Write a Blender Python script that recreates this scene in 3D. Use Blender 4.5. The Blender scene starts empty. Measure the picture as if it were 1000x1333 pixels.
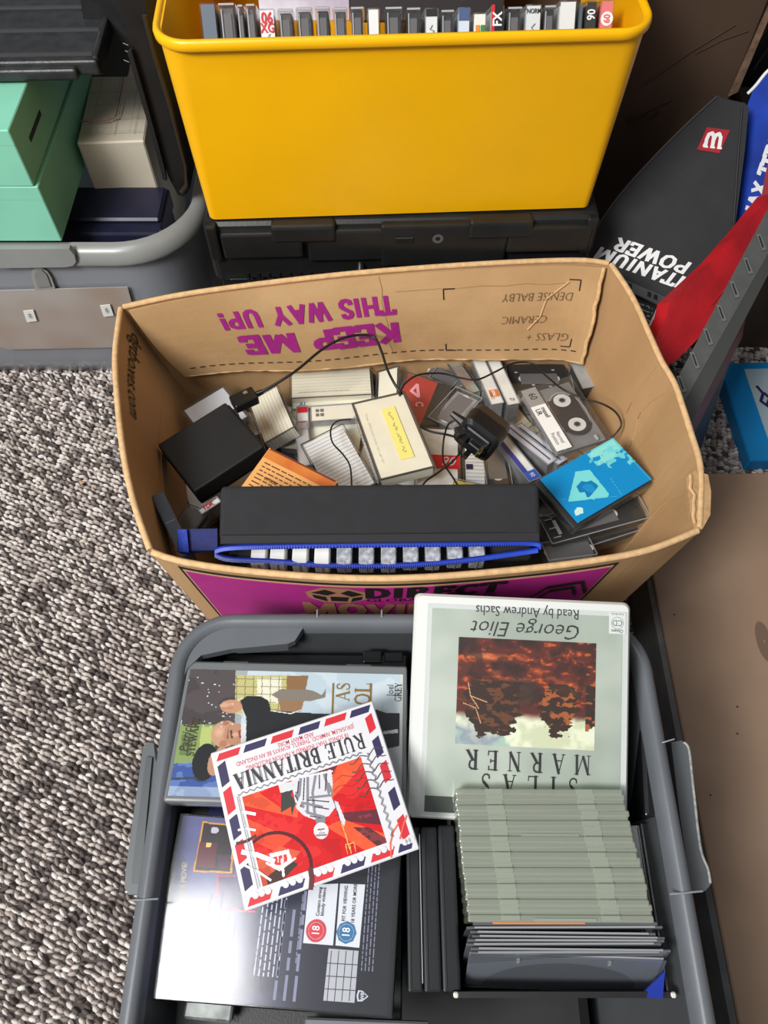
import bpy, bmesh, math, random
import numpy as np
from mathutils import Vector, Matrix, Euler

# ---------------------------------------------------------------- camera, world, lamps, exposure
SC = bpy.context.scene
COL = SC.collection
PITCH = math.radians(60.0); FPX = 1000.0; CAMH = 1.0
cam_d = bpy.data.cameras.new('camera'); cam = bpy.data.objects.new('camera', cam_d); COL.objects.link(cam)
cam.location = (0, 0, CAMH); cam.rotation_euler = (math.pi/2 - PITCH, 0, 0)
cam_d.sensor_fit = 'VERTICAL'; cam_d.sensor_height = 24.0; cam_d.lens = 24.0*FPX/1333.0
cam_d.clip_start = 0.01
SC.camera = cam
SC.view_settings.view_transform = 'Standard'; SC.view_settings.look = 'None'
SC.view_settings.gamma = 1.0; SC.view_settings.use_curve_mapping = False
SC.view_settings.exposure = -0.13
SC.cycles.transparent_max_bounces = 24
w_ = bpy.data.worlds.new('room_light'); SC.world = w_; w_.use_nodes = True
w_.node_tree.nodes['Background'].inputs[0].default_value = (0.93, 0.95, 1.0, 1)
w_.node_tree.nodes['Background'].inputs[1].default_value = 0.22
def area_lamp(name, loc, target, sx, sy, power, col):
    d = bpy.data.lights.new(name, 'AREA'); d.shape = 'RECTANGLE'; d.size = sx; d.size_y = sy
    d.energy = power; d.color = col
    o = bpy.data.objects.new(name, d); COL.objects.link(o); o.location = loc
    o.rotation_euler = (Vector(target)-Vector(loc)).to_track_quat('-Z', 'Y').to_euler()
area_lamp('ceiling_lamp', (-1.35, -0.95, 2.4), (0.0, 0.45, 0.0), 0.8, 0.8, 104, (1.0, 0.985, 0.96))
area_lamp('ceiling_spot', (-0.70, -0.02, 2.5), (-0.17, 0.05, 0.3), 0.40, 0.50, 12, (1.0, 0.99, 0.97))

# ---------------------------------------------------------------- helpers
R = random.Random(7)
SP, CP = math.sin(PITCH), math.cos(PITCH)
def ray(px, py):
    x = (px-500.0)/FPX; t = (py-666.5)/FPX
    return Vector((x, CP - t*SP, -(SP + t*CP)))
CAM = Vector((0, 0, CAMH))
def P(px, py, z=0.0):
    r = ray(px, py); k = (z-CAMH)/r.z
    return CAM + r*k
def PY(px, py, Y):
    r = ray(px, py); return CAM + r*(Y/r.y)
def PP(px, py, pt, n):
    r = ray(px, py); n = Vector(n); return CAM + r*((Vector(pt)-CAM).dot(n)/r.dot(n))
def plane3(a, b, c):
    n = (b-a).cross(c-a).normalized()
    if n.dot(CAM-a) < 0: n = -n
    return a, n
def lin(c):
    return tuple((v/12.92 if v <= .04045 else ((v+.055)/1.055)**2.4) for v in c)
def rgb(r, g, b): return lin((r/255., g/255., b/255.))
MC = {}
def mat(name, c, rough=.5, metal=0.0, var=0.0, vscale=20.0, bump=0.0, bscale=200.0, c2=None, coat=0.0, stretch=None, spec=0.5, alpha=1.0, trans=0.0, detail=4.0, thr=None):
    if name in MC: return MC[name]
    m = bpy.data.materials.new(name); m.use_nodes = True; nt = m.node_tree; N = nt.nodes; L = nt.links
    b = N['Principled BSDF']; col = rgb(*c) if max(c) > 1 else c
    b.inputs['Base Color'].default_value = (*col, 1); b.inputs['Roughness'].default_value = rough
    b.inputs['Metallic'].default_value = metal; b.inputs['Coat Weight'].default_value = coat; b.inputs['Coat Roughness'].default_value = .08
    b.inputs['Specular IOR Level'].default_value = spec
    b.inputs['Alpha'].default_value = alpha
    tc = N.new('ShaderNodeTexCoord'); mp = N.new('ShaderNodeMapping'); L.new(tc.outputs['Object'], mp.inputs[0])
    if stretch: mp.inputs['Scale'].default_value = stretch
    if var > 0 or c2:
        n = N.new('ShaderNodeTexNoise'); n.inputs['Scale'].default_value = vscale; n.inputs['Detail'].default_value = detail
        L.new(mp.outputs[0], n.inputs['Vector'])
        cr = N.new('ShaderNodeValToRGB'); lo, hi = thr or (.35, .65)
        cr.color_ramp.elements[0].position = lo; cr.color_ramp.elements[1].position = hi
        if c2: a_, b_ = col, rgb(*c2)
        else: a_ = tuple(v*(1-var) for v in col); b_ = tuple(min(1, v*(1+var)) for v in col)
        cr.color_ramp.elements[0].color = (*a_, 1); cr.color_ramp.elements[1].color = (*b_, 1)
        L.new(n.outputs[0], cr.inputs[0]); L.new(cr.outputs[0], b.inputs['Base Color'])
    if bump > 0:
        n2 = N.new('ShaderNodeTexNoise'); n2.inputs['Scale'].default_value = bscale; L.new(mp.outputs[0], n2.inputs['Vector'])
        bp = N.new('ShaderNodeBump'); bp.inputs['Strength'].default_value = bump; bp.inputs['Distance'].default_value = .001
        L.new(n2.outputs[0], bp.inputs['Height']); L.new(bp.outputs[0], b.inputs['Normal'])
    MC[name] = m; return m
def clear(name, tint=(252, 253, 253), rough=.06, haze=.035, hazecol=(210, 215, 215)):
    """thin clear plastic: transparent film, a little milky haze, fresnel gloss"""
    if name in MC: return MC[name]
    m = bpy.data.materials.new(name); m.use_nodes = True; nt = m.node_tree; N = nt.nodes; L = nt.links
    N.remove(N['Principled BSDF']); out = N['Material Output']
    tr = N.new('ShaderNodeBsdfTransparent'); tr.inputs[0].default_value = (*rgb(*tint), 1)
    df = N.new('ShaderNodeBsdfPrincipled'); df.inputs['Base Color'].default_value = (*rgb(*hazecol), 1); df.inputs['Roughness'].default_value = .4
    gl = N.new('ShaderNodeBsdfGlossy'); gl.inputs['Roughness'].default_value = rough; gl.inputs[0].default_value = (1, 1, 1, 1)
    fr = N.new('ShaderNodeFresnel'); ge = N.new('ShaderNodeNewGeometry'); mm = N.new('ShaderNodeMath'); mm.operation = 'MULTIPLY_ADD'
    mm.inputs[1].default_value = 1/1.5-1.5; mm.inputs[2].default_value = 1.5; L.new(ge.outputs['Backfacing'], mm.inputs[0]); L.new(mm.outputs[0], fr.inputs[0])   # a thin sheet: same reflectance from both sides
    m1 = N.new('ShaderNodeMixShader'); m1.inputs[0].default_value = haze; L.new(tr.outputs[0], m1.inputs[1]); L.new(df.outputs[0], m1.inputs[2])
    m2 = N.new('ShaderNodeMixShader'); L.new(fr.outputs[0], m2.inputs[0]); L.new(m1.outputs[0], m2.inputs[1]); L.new(gl.outputs[0], m2.inputs[2])
    L.new(m2.outputs[0], out.inputs[0]); MC[name] = m; return m
def lined(name, c, c2, scale, axis='Y', rough=.5, width=.5):
    """printed ruled lines on card (object space)"""
    if name in MC: return MC[name]
    m = mat(name, c, rough); nt = m.node_tree; N = nt.nodes; L = nt.links
    wv = N.new('ShaderNodeTexWave'); wv.bands_direction = axis; wv.inputs['Scale'].default_value = scale; wv.inputs['Distortion'].default_value = 0
    tc = N.new('ShaderNodeTexCoord'); L.new(tc.outputs['Object'], wv.inputs[0])
    cr = N.new('ShaderNodeValToRGB'); cr.color_ramp.elements[0].position = .02; cr.color_ramp.elements[1].position = .18*width*2
    cr.color_ramp.elements[0].color = (*rgb(*c2), 1); cr.color_ramp.elements[1].color = (*rgb(*c), 1)
    L.new(wv.outputs['Fac'], cr.inputs[0]); L.new(cr.outputs[0], N['Principled BSDF'].inputs['Base Color']); return m
def printed(name='printed_art', rough=.35, coat=0.0):
    if name in MC: return MC[name]
    m = mat(name, (200, 200, 200), rough, coat=coat, spec=.25); N = m.node_tree.nodes
    a = N.new('ShaderNodeAttribute'); a.attribute_name = 'print'; m.node_tree.links.new(a.outputs['Color'], N['Principled BSDF'].inputs['Base Color']); return m

def tag(o, label=None, cat=None, group=None, kind=None):
    if label: o['label'] = label
    if cat: o['category'] = cat
    if group: o['group'] = group
    if kind: o['kind'] = kind
    return o
def thing(name, label, cat, M=None, group=None):
    o = bpy.data.objects.new(name, None); COL.objects.link(o); o.empty_display_size = .02
    if M is not None: o.matrix_world = M if isinstance(M, Matrix) else Matrix.Translation(Vector(M))
    return tag(o, label, cat, group)
def obj(name, bm, m, parent=None, smooth=False, label=None, kind=None):
    me = bpy.data.meshes.new(name)
    if isinstance(bm, bmesh.types.BMesh):
        bmesh.ops.recalc_face_normals(bm, faces=bm.faces) if getattr(bm, '_x', True) else None
        bm.to_mesh(me); bm.free()
    else: me.from_pydata(*bm); me.update()
    if smooth:
        for p in me.polygons: p.use_smooth = True
        me.set_sharp_from_angle(angle=math.radians(62))
    me.materials.append(m)
    o = bpy.data.objects.new(name, me); COL.objects.link(o)
    if parent: o.parent = parent
    if label: o['label'] = label
    if kind: o['kind'] = kind
    return o
def root_of(p):
    while p.parent: p = p.parent
    return p
MW = {}
def wobj(name, bm, m, parent, **k):
    """bm is in world coordinates; brought into the parent's space"""
    inv = root_of(parent).matrix_basis.inverted()
    bmesh.ops.transform(bm, matrix=inv, verts=bm.verts)
    return obj(name, bm, m, parent, **k)
def BM(): return bmesh.new()
def box(bm, cx, cy, cz, sx, sy, sz, bev=0, rot=None, seg=1, M=None):
    r = bmesh.ops.create_cube(bm, size=1.0); vs = r['verts']
    bmesh.ops.scale(bm, vec=(sx, sy, sz), verts=vs)
    if bev > 0:
        es = list({e for v in vs for e in v.link_edges})
        rb = bmesh.ops.bevel(bm, geom=es, offset=bev, segments=seg, affect='EDGES', profile=.5)
        vs = list({v for f in rb['faces'] for v in f.verts} | {v for v in vs if v.is_valid})
    T = Matrix.Translation((cx, cy, cz)) @ (Euler(rot).to_matrix().to_4x4() if rot else Matrix())
    if M is not None: T = M @ T
    bmesh.ops.transform(bm, matrix=T, verts=vs); return bm
def bx(cx, cy, cz, sx, sy, sz, bev=0, **k): return box(BM(), cx, cy, cz, sx, sy, sz, bev, **k)
def cyl(bm, cx, cy, cz, r, h, n=20, r2=None, M=None):
    T = Matrix.Translation((cx, cy, cz)); T = M @ T if M is not None else T
    bmesh.ops.create_cone(bm, cap_ends=True, segments=n, radius1=r, radius2=r if r2 is None else r2, depth=h, matrix=T); return bm
def ring(bm, cx, cy, z, r0, r1, n=28, a0=0, a1=2*math.pi, sx=1, sy=1):
    full = abs(a1-a0-2*math.pi) < 1e-6; k = n if full else n+1; A = []; B = []
    for i in range(k):
        a = a0+(a1-a0)*i/n; c, s = math.cos(a), math.sin(a)
        A.append(bm.verts.new((cx+r0*c*sx, cy+r0*s*sy, z))); B.append(bm.verts.new((cx+r1*c*sx, cy+r1*s*sy, z)))
    for i in range(n):
        j = (i+1) % k; bm.faces.new((A[i], B[i], B[j], A[j]))
    return bm
def prism(bm, pts, depth_vec):
    """pts: world polygon; extruded along depth_vec"""
    d = Vector(depth_vec); a = [bm.verts.new(p) for p in pts]; b = [bm.verts.new(Vector(p)+d) for p in pts]
    n = len(pts); bm.faces.new(a); bm.faces.new(b[::-1])
    for i in range(n): bm.faces.new((a[i], b[i], b[(i+1) % n], a[(i+1) % n]))
    return bm
def soften(bm, off, seg=2):
    es = [e for e in bm.edges if len(e.link_faces) == 2 and e.calc_face_angle(0) > .5]
    bmesh.ops.bevel(bm, geom=es, offset=off, segments=seg, affect='EDGES', profile=.5); return bm
def catmull(pts, n=8, closed=False):
    pts = [Vector(p) for p in pts]; out = []; m = len(pts)
    for i in range(m if closed else m-1):
        g = (lambda k: pts[k % m]) if closed else (lambda k: pts[min(max(k, 0), m-1)])
        a, b, c, d = g(i-1), g(i), g(i+1), g(i+2)
        for j in range(n):
            t = j/n; out.append(.5*((2*b)+(c-a)*t+(2*a-5*b+4*c-d)*t*t+(3*b-a-3*c+d)*t*t*t))
    if not closed: out.append(pts[-1])
    return out
def tube(bm, pts, r, n=8, closed=False):
    rings = []; m = len(pts); up = Vector((.13, .21, .97)); rad = r if callable(r) else (lambda t: r)
    for i, p in enumerate(pts):
        a = pts[(i-1) % m] if (closed or i > 0) else p; b = pts[(i+1) % m] if (closed or i < m-1) else p
        t = (b-a).normalized(); u = t.cross(up)
        if u.length < 1e-4: u = t.cross(Vector((1, 0, 0)))
        u.normalize(); v = t.cross(u); rr = rad(i/max(1, m-1))
        rings.append([bm.verts.new(p+(u*math.cos(2*math.pi*k/n)+v*math.sin(2*math.pi*k/n))*rr) for k in range(n)])
    for i in range(m if closed else m-1):
        A, B = rings[i], rings[(i+1) % m]
        for k in range(n): bm.faces.new((A[k], A[(k+1) % n], B[(k+1) % n], B[k]))
    if not closed: bm.faces.new(rings[0][::-1]); bm.faces.new(rings[-1])
    return bm
def rr(cx, cy, w, l, r, z, n=6):
    out = []
    for (sx, sy, a0) in ((1, -1, -90), (1, 1, 0), (-1, 1, 90), (-1, -1, 180)):
        for i in range(n+1):
            a = math.radians(a0+90*i/n); out.append(Vector((cx+sx*(w/2-r)+r*math.cos(a), cy+sy*(l/2-r)+r*math.sin(a), z)))
    return out
def loft(bm, loops, cap0=True, cap1=True):
    V = [[bm.verts.new(p) for p in lp] for lp in loops]; n = len(V[0])
    for A, B in zip(V, V[1:]):
        for k in range(n): bm.faces.new((A[k], A[(k+1) % n], B[(k+1) % n], B[k]))
    if cap0: bm.faces.new(V[0][::-1])
    if cap1: bm.faces.new(V[-1])
    return bm
def fit(corners, zs, t, size=None, base=None):
    """rectangle through four points (far left, far right, near right, near left) -> matrix at its underside centre, width, length"""
    if not isinstance(zs, (list, tuple)): zs = [zs]*4
    p = [P(c[0], c[1], z) for c, z in zip(corners, zs)] if len(corners[0]) == 2 else corners
    X = ((p[1]-p[0])+(p[2]-p[3]))/2; Y = ((p[0]-p[3])+(p[1]-p[2]))/2
    w, l = X.length, Y.length; X = X.normalized(); Z = X.cross(Y).normalized(); Y = Z.cross(X)
    c = sum(p, Vector())/4
    M = Matrix(((X.x, Y.x, Z.x, 0), (X.y, Y.y, Z.y, 0), (X.z, Y.z, Z.z, 0), (0, 0, 0, 1)))
    M.translation = c - Z*t
    if size: w, l = size
    return M, w, l

# ---- lettering
def text_bm(s, size, sx=1.0, shear=0.0, bold=0.0, align='CENTER', rot=0.0, loc=(0, 0, 0), spacing=1.0, M=None, fitw=None, fith=None):
    cu = bpy.data.curves.new('t', 'FONT'); cu.body = s; cu.size = size; cu.align_x = align; cu.align_y = 'CENTER'
    cu.shear = shear; cu.offset = bold*size; cu.space_character = spacing; cu.resolution_u = 2
    o = bpy.data.objects.new('t', cu); COL.objects.link(o)
    dg = bpy.context.evaluated_depsgraph_get(); me = bpy.data.meshes.new_from_object(o.evaluated_get(dg))
    bm = BM(); bm.from_mesh(me); bpy.data.objects.remove(o); bpy.data.curves.remove(cu); bpy.data.meshes.remove(me)
    bmesh.ops.triangulate(bm, faces=bm.faces); sx *= .84; sy = 1.0; cy_ = 0.0
    if bm.verts:
        xs = [v.co.x for v in bm.verts]; ys = [v.co.y for v in bm.verts]
        if fitw: sx = fitw/(max(xs)-min(xs))
        if fith: sy = fith/(max(ys)-min(ys))
        if fith: cy_ = -(max(ys)+min(ys))/2*sy
    T = Matrix.Translation(loc) @ Matrix.Rotation(rot, 4, 'Z') @ Matrix.Translation((0, cy_, 0)) @ Matrix.Diagonal((sx, sy, 1, 1))
    if M is not None: T = M @ T
    bmesh.ops.transform(bm, matrix=T, verts=bm.verts); return bm
TH, TN = .15, .055
def _s(*p): return p
SERIF = {  # (width, strokes [(points, thickness)], serifs [(x, y, half)])
 'I': (.36, [(((.18, 0), (.18, 1)), TH)], [(.18, 0, .16), (.18, 1, .16)]),
 'L': (.62, [(((.17, 0), (.17, 1)), TH), (((.1, .03), (.58, .03)), TN), (((.58, .0), (.60, .25)), TN)], [(.17, 0, .15), (.17, 1, .15)]),
 'E': (.64, [(((.17, 0), (.17, 1)), TH), (((.1, .03), (.58, .03)), TN), (((.1, .97), (.56, .97)), TN), (((.2, .52), (.45, .52)), TN), (((.58, 0), (.6, .24)), TN), (((.56, 1), (.56, .78)), TN), (((.45, .62), (.45, .42)), TN)], [(.17, 0, .15), (.17, 1, .15)]),
 'T': (.66, [(((.33, 0), (.33, 1)), TH), (((.03, .97), (.63, .97)), TN), (((.04, 1), (.03, .78)), TN), (((.62, 1), (.63, .78)), TN)], [(.33, 0, .16)]),
 'U': (.80, [(((.18, 1), (.18, .35), (.22, .15), (.34, .04), (.48, .04), (.60, .14), (.64, .35)), TH*.85), (((.64, .3), (.64, 1)), TN)], [(.18, 1, .15), (.64, 1, .12)]),
 'N': (.82, [(((.14, 0), (.14, 1)), TN), (((.14, .98), (.66, .02)), TH), (((.66, 0), (.66, 1)), TN)], [(.14, 0, .12), (.12, 1, .10), (.66, 1, .12)]),
 'M': (1.0, [(((.14, 0), (.16, 1)), TN), (((.16, .98), (.48, .05)), TH), (((.48, .05), (.80, .98)), TN), (((.83, 1), (.85, 0)), TH)], [(.14, 0, .12), (.12, 1, .1), (.85, 0, .14), (.87, 1, .12)]),
 'A': (.78, [(((.10, 0), (.38, 1)), TN), (((.37, 1), (.66, 0)), TH), (((.2, .34), (.54, .34)), TN)], [(.10, 0, .11), (.66, 0, .14)]),
 'R': (.76, [(((.17, 0), (.17, 1)), TH), (((.17, .97), (.40, .97), (.52, .88), (.54, .74), (.50, .60), (.40, .52), (.17, .51)), TN*1.7), (((.34, .51), (.66, .02)), TH)], [(.17, 0, .15), (.13, 1, .12), (.70, .0, .08)]),
 'B': (.68, [(((.17, 0), (.17, 1)), TH), (((.17, .97), (.38, .97), (.50, .88), (.52, .76), (.48, .62), (.38, .53), (.17, .52)), TN*1.7), (((.38, .53), (.52, .45), (.58, .30), (.54, .12), (.42, .03), (.17, .03)), TN*1.9)], [(.14, 0, .12), (.14, 1, .12)]),
 'S': (.58, [(((.48, .78), (.46, .92), (.34, .98), (.2, .95), (.12, .82), (.14, .68), (.27, .58)), TN*1.4), (((.2, .64), (.44, .42)), TH), (((.38, .48), (.50, .35), (.50, .18), (.40, .05), (.26, .02), (.13, .08), (.10, .24)), TN*1.4)], []),
 'O': (.84, [(((.42, .98), (.2, .86), (.12, .5), (.2, .14), (.42, .02)), TH*.8), (((.42, .02), (.64, .14), (.72, .5), (.64, .86), (.42, .98)), TH*.8)], []),
 'W': (1.0, [(((.08, 1), (.32, 0)), TH), (((.32, 0), (.5, .9)), TN), (((.48, 1), (.70, 0)), TH), (((.70, 0), (.92, 1)), TN)], [(.08, 1, .13), (.48, 1, .1), (.92, 1, .1)]),
 'G': (.82, [(((.66, .8), (.56, .94), (.4, .98), (.2, .86), (.12, .5), (.2, .14), (.42, .02), (.66, .1)), TN*1.8), (((.66, .0), (.66, .42)), TH*.8)], [(.64, .42, .12)]),
 'Y': (.74, [(((.08, 1), (.36, .45)), TH), (((.36, .45), (.64, 1)), TN), (((.36, .5), (.36, 0)), TH)], [(.08, 1, .12), (.64, 1, .1), (.36, 0, .14)]),
 'K': (.74, [(((.17, 0), (.17, 1)), TH), (((.2, .45), (.62, 1)), TH), (((.32, .58), (.66, 0)), TH)], []), 'P': (.68, [(((.17, 0), (.17, 1)), TH), (((.17, .93), (.42, .93), (.56, .84), (.58, .70), (.54, .56), (.42, .47), (.17, .47)), TH)], []),
 'H': (.78, [(((.15, 0), (.15, 1)), TH), (((.63, 0), (.63, 1)), TH), (((.15, .5), (.63, .5)), TH)], []), 'D': (.80, [(((.17, 0), (.17, 1)), TH), (((.17, .93), (.40, .93), (.60, .78), (.66, .5), (.60, .22), (.40, .07), (.17, .07)), TH)], []),
 'C': (.74, [(((.64, .80), (.52, .92), (.38, .93), (.2, .80), (.13, .5), (.2, .2), (.38, .07), (.52, .08), (.64, .20)), TH)], []), 'V': (.74, [(((.08, 1), (.37, .02)), TH), (((.37, .02), (.66, 1)), TH)], []), 'X': (.74, [(((.1, 1), (.64, 0)), TH), (((.64, 1), (.1, 0)), TH)], []),
 '!': (.34, [(((.17, .32), (.17, 1)), TH), (((.17, 0), (.17, .17)), TH)], []),
 'J': (.42, [(((.26, 1), (.26, .1), (.16, -.12), (.02, -.14)), TH*.8)], [(.26, 1, .15)]),
}
def serif_bm(s, h, sx=1.0, track=0.0, align='CENTER', loc=(0, 0, 0), rot=0.0, shear=0.0, weight=1.0, M=None, sans=0, fitw=None):
    wtot = sum((SERIF[c][0]+track) if c != ' ' else .45 for c in s); x = -wtot/2 if align == 'CENTER' else 0; bm = BM()
    def quad(a, b, w):
        d = (b-a); 
        if d.length < 1e-6: return
        d.normalize(); n = Vector((-d.y, d.x))*w/2; e = d*w*.18
        vs = [bm.verts.new((*q, 0)) for q in (a-n-e, b-n+e, b+n+e, a+n-e)]; bm.faces.new(vs)
    if fitw: sx = fitw/(wtot*h)
    for c in s:
        if c == ' ': x += .45; continue
        w, st, se = SERIF[c]
        if sans: st = [(p, sans) for p, _ in st]; se = []
        for pts, th in st:
            for a, b in zip(pts, pts[1:]): quad(Vector((a[0]+x, a[1])), Vector((b[0]+x, b[1])), th*weight)
        for (a, y, hw) in se:
            y = min(max(y, .018), .982); quad(Vector((a-hw+x, y)), Vector((a+hw+x, y)), .038*weight)
        x += w+track
    T = Matrix.Translation(loc) @ Matrix.Rotation(rot, 4, 'Z') @ Matrix(((h*sx, h*shear, 0, 0), (0, h, 0, -h/2), (0, 0, 1, 0), (0, 0, 0, 1)))
    if M is not None: T = M @ T
    for i, v in enumerate(bm.verts): v.co.z = (i//4)*1.5e-5      # each stroke a hair above the last
    bmesh.ops.transform(bm, matrix=T, verts=bm.verts); return bm
def decal(name, bm, m, parent, lift=0, **k):
    bm._x = False if hasattr(bm, '__dict__') else None
    return obj(name, bm, m, parent, **k)

def scrib(ln, h, w, seed, M=None, rot=0.0):
    """illegible pen or print: a thin wavering stroke broken into word-like runs"""
    r = random.Random(seed); bm = BM(); T = Matrix.Rotation(rot, 4, 'Z'); T = M @ T if M is not None else T; x = -ln/2
    while x < ln/2:
        e = min(ln/2, x+h*r.uniform(1.5, 4)); p = Vector((x, 0, 0))
        while x < e:
            q = Vector((x+h*r.uniform(.2, .4), r.uniform(-.5, .5)*h, 0)); d = (q-p)
            nn = Vector((-d.y, d.x, 0)).normalized()*w/2
            bm.faces.new([bm.verts.new(T @ v) for v in (p-nn, q-nn, q+nn, p+nn)]); p = q; x = q.x
        x += h*.8
    return bm
def text_rows(x0, y0, rows, pitch, ln, h, seed=0, rot=0.0, M=None, fill=.55):
    """print too small to read: rows of short word-length bars"""
    r = random.Random(seed); bm = BM(); T = Matrix.Translation((x0, y0, 0)) @ Matrix.Rotation(rot, 4, 'Z'); T = M @ T if M is not None else T
    for k in range(rows):
        x = 0; end = ln*r.uniform(.75, 1)
        while x < end:
            wl = h*r.uniform(1.2, 4.5); y = -k*pitch
            bm.faces.new([bm.verts.new(T @ Vector(v)) for v in ((x, y, 0), (x+wl, y, 0), (x+wl, y+h*fill, 0), (x, y+h*fill, 0))]); x += wl+h*.7
    return bm

# ---- printed pictures: a little painter, the result goes onto a fine grid of faces
class Art:
    def __init__(s, W, H, bg):
        s.W, s.H = W, H; s.a = np.zeros((H, W, 3)); s.a[:] = bg
        s.Y, s.X = np.mgrid[0:H, 0:W].astype(float); s.X = (s.X+.5)/W; s.Y = (s.Y+.5)/H      # Y down, 0..1
    def blend(s, m, c, k=1.0):
        m = (m*k)[..., None]; s.a[:] = s.a*(1-m)+np.array(c, float)*m
    def polym(s, pts):
        ins = np.zeros(s.X.shape, bool); n = len(pts)
        for i in range(n):
            x0, y0 = pts[i]; x1, y1 = pts[(i+1) % n]
            if y0 == y1: continue
            c = ((y0 > s.Y) != (y1 > s.Y)) & (s.X < (x1-x0)*(s.Y-y0)/(y1-y0)+x0); ins ^= c
        return ins.astype(float)
    def poly(s, pts, c, k=1.0): s.blend(s.polym(pts), c, k)
    def ell(s, cx, cy, rx, ry, c, k=1.0, soft=0.0, ang=0.0):
        dx, dy = s.X-cx, s.Y-cy; ca, sa = math.cos(ang), math.sin(ang)
        d = np.sqrt(((dx*ca+dy*sa)/rx)**2+((-dx*sa+dy*ca)/ry)**2)
        m = (d < 1).astype(float) if soft == 0 else np.clip((1-d)/soft, 0, 1); s.blend(m, c, k)
    def line(s, pts, wd, c, k=1.0):
        asp = s.H/s.W; m = np.zeros(s.X.shape)
        for (x0, y0), (x1, y1) in zip(pts, pts[1:]):
            dx, dy = x1-x0, (y1-y0)*asp; L2 = dx*dx+dy*dy+1e-12
            t = np.clip(((s.X-x0)*dx+(s.Y-y0)*asp*dy)/L2, 0, 1)
            d = np.hypot(s.X-x0-t*dx, (s.Y-y0)*asp-t*dy); m = np.maximum(m, (d < wd/2))
        s.blend(m, c, k)
    def noise(s, sx, sy, seed, octv=4):
        r = np.random.RandomState(seed); o = np.zeros(s.X.shape); amp = 1; tot = 0
        for k in range(octv):
            gx, gy = int(sx*2**k)+2, int(sy*2**k)+2; g = r.rand(gy+1, gx+1)
            u = s.X*(gx-1); v = s.Y*(gy-1); i = u.astype(int); j = v.astype(int); fu = u-i; fv = v-j
            fu = fu*fu*(3-2*fu); fv = fv*fv*(3-2*fv)
            o += amp*((g[j, i]*(1-fu)+g[j, i+1]*fu)*(1-fv)+(g[j+1, i]*(1-fu)+g[j+1, i+1]*fu)*fv); tot += amp; amp *= .55
        return o/tot
    def put(s, name, parent, x0, y0, w, h, z, m, label=None, M=None):
        """lay the picture on local rectangle centred (x0, y0)"""
        W, H = s.W, s.H; gx, gy = np.meshgrid(np.linspace(-w/2, w/2, W+1), np.linspace(h/2, -h/2, H+1))
        co = np.stack([gx+x0, gy+y0, np.full(gx.shape, z)], -1).reshape(-1, 3)
        idx = np.arange((W+1)*(H+1)).reshape(H+1, W+1)
        f = np.stack([idx[1:, :-1], idx[1:, 1:], idx[:-1, 1:], idx[:-1, :-1]], -1).reshape(-1, 4)
        me = bpy.data.meshes.new(name); me.vertices.add(len(co)); me.vertices.foreach_set('co', co.ravel())
        me.loops.add(f.size); me.loops.foreach_set('vertex_index', f.ravel().astype(np.int32))
        me.polygons.add(len(f)); me.polygons.foreach_set('loop_start', (np.arange(len(f))*4).astype(np.int32))
        me.update(calc_edges=True)
        c = np.clip(s.a, 0, 255)/255.; c = np.where(c <= .04045, c/12.92, ((c+.055)/1.055)**2.4).reshape(-1, 3)
        at = me.color_attributes.new('print', 'FLOAT_COLOR', 'CORNER')
        cc = np.concatenate([np.repeat(c, 4, 0), np.ones((len(c)*4, 1))], 1); at.data.foreach_set('color', cc.ravel())
        me.materials.append(m); o = bpy.data.objects.new(name, me); COL.objects.link(o); o.parent = parent
        if label: o['label'] = label
        return o

# ---------------------------------------------------------------- shared materials
kraft = mat('kraft_board', (190, 152, 108), .78, c2=(172, 135, 92), vscale=9, bump=.25, bscale=160, stretch=(1, 1, .15))
kraft_edge = mat('kraft_cut_edge', (214, 176, 128), .85, var=.12, vscale=150)
magenta = mat('magenta_ink', (160, 30, 125), .6, var=.06, vscale=30)
black_ink = mat('black_ink', (28, 24, 22), .6)
brown_ink = mat('pencil_ink', (110, 82, 58), .7)
white_ink = mat('white_ink', (235, 235, 235), .5)
red_ink = mat('red_ink', (200, 30, 45), .5)
navy_ink = mat('navy_ink', (38, 34, 78), .5)
blk_gloss = mat('black_gloss_plastic', (20, 21, 23), .28, bump=.05, bscale=90)
blk_satin = mat('black_satin_plastic', (26, 27, 29), .45, var=.12, vscale=40, bump=.15, bscale=500)
clr = clear('clear_plastic')
clr_dim = clear('scuffed_clear_plastic', (240, 243, 243), .15, .12, (190, 195, 195))
# ================================================================= SETTING
floor_mat = mat('carpet_backing', (70, 64, 62), .95, var=.2, vscale=120)
bm = BM(); vs = [bm.verts.new(p) for p in ((-1.6, -1.2, 0), (1.6, -1.2, 0), (1.6, 2.2, 0), (-1.6, 2.2, 0))]; bm.faces.new(vs)
fl = obj('floor', bm, floor_mat); fl['kind'] = 'structure'; fl['label'] = 'office floor under grey flecked loop carpet'

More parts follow.
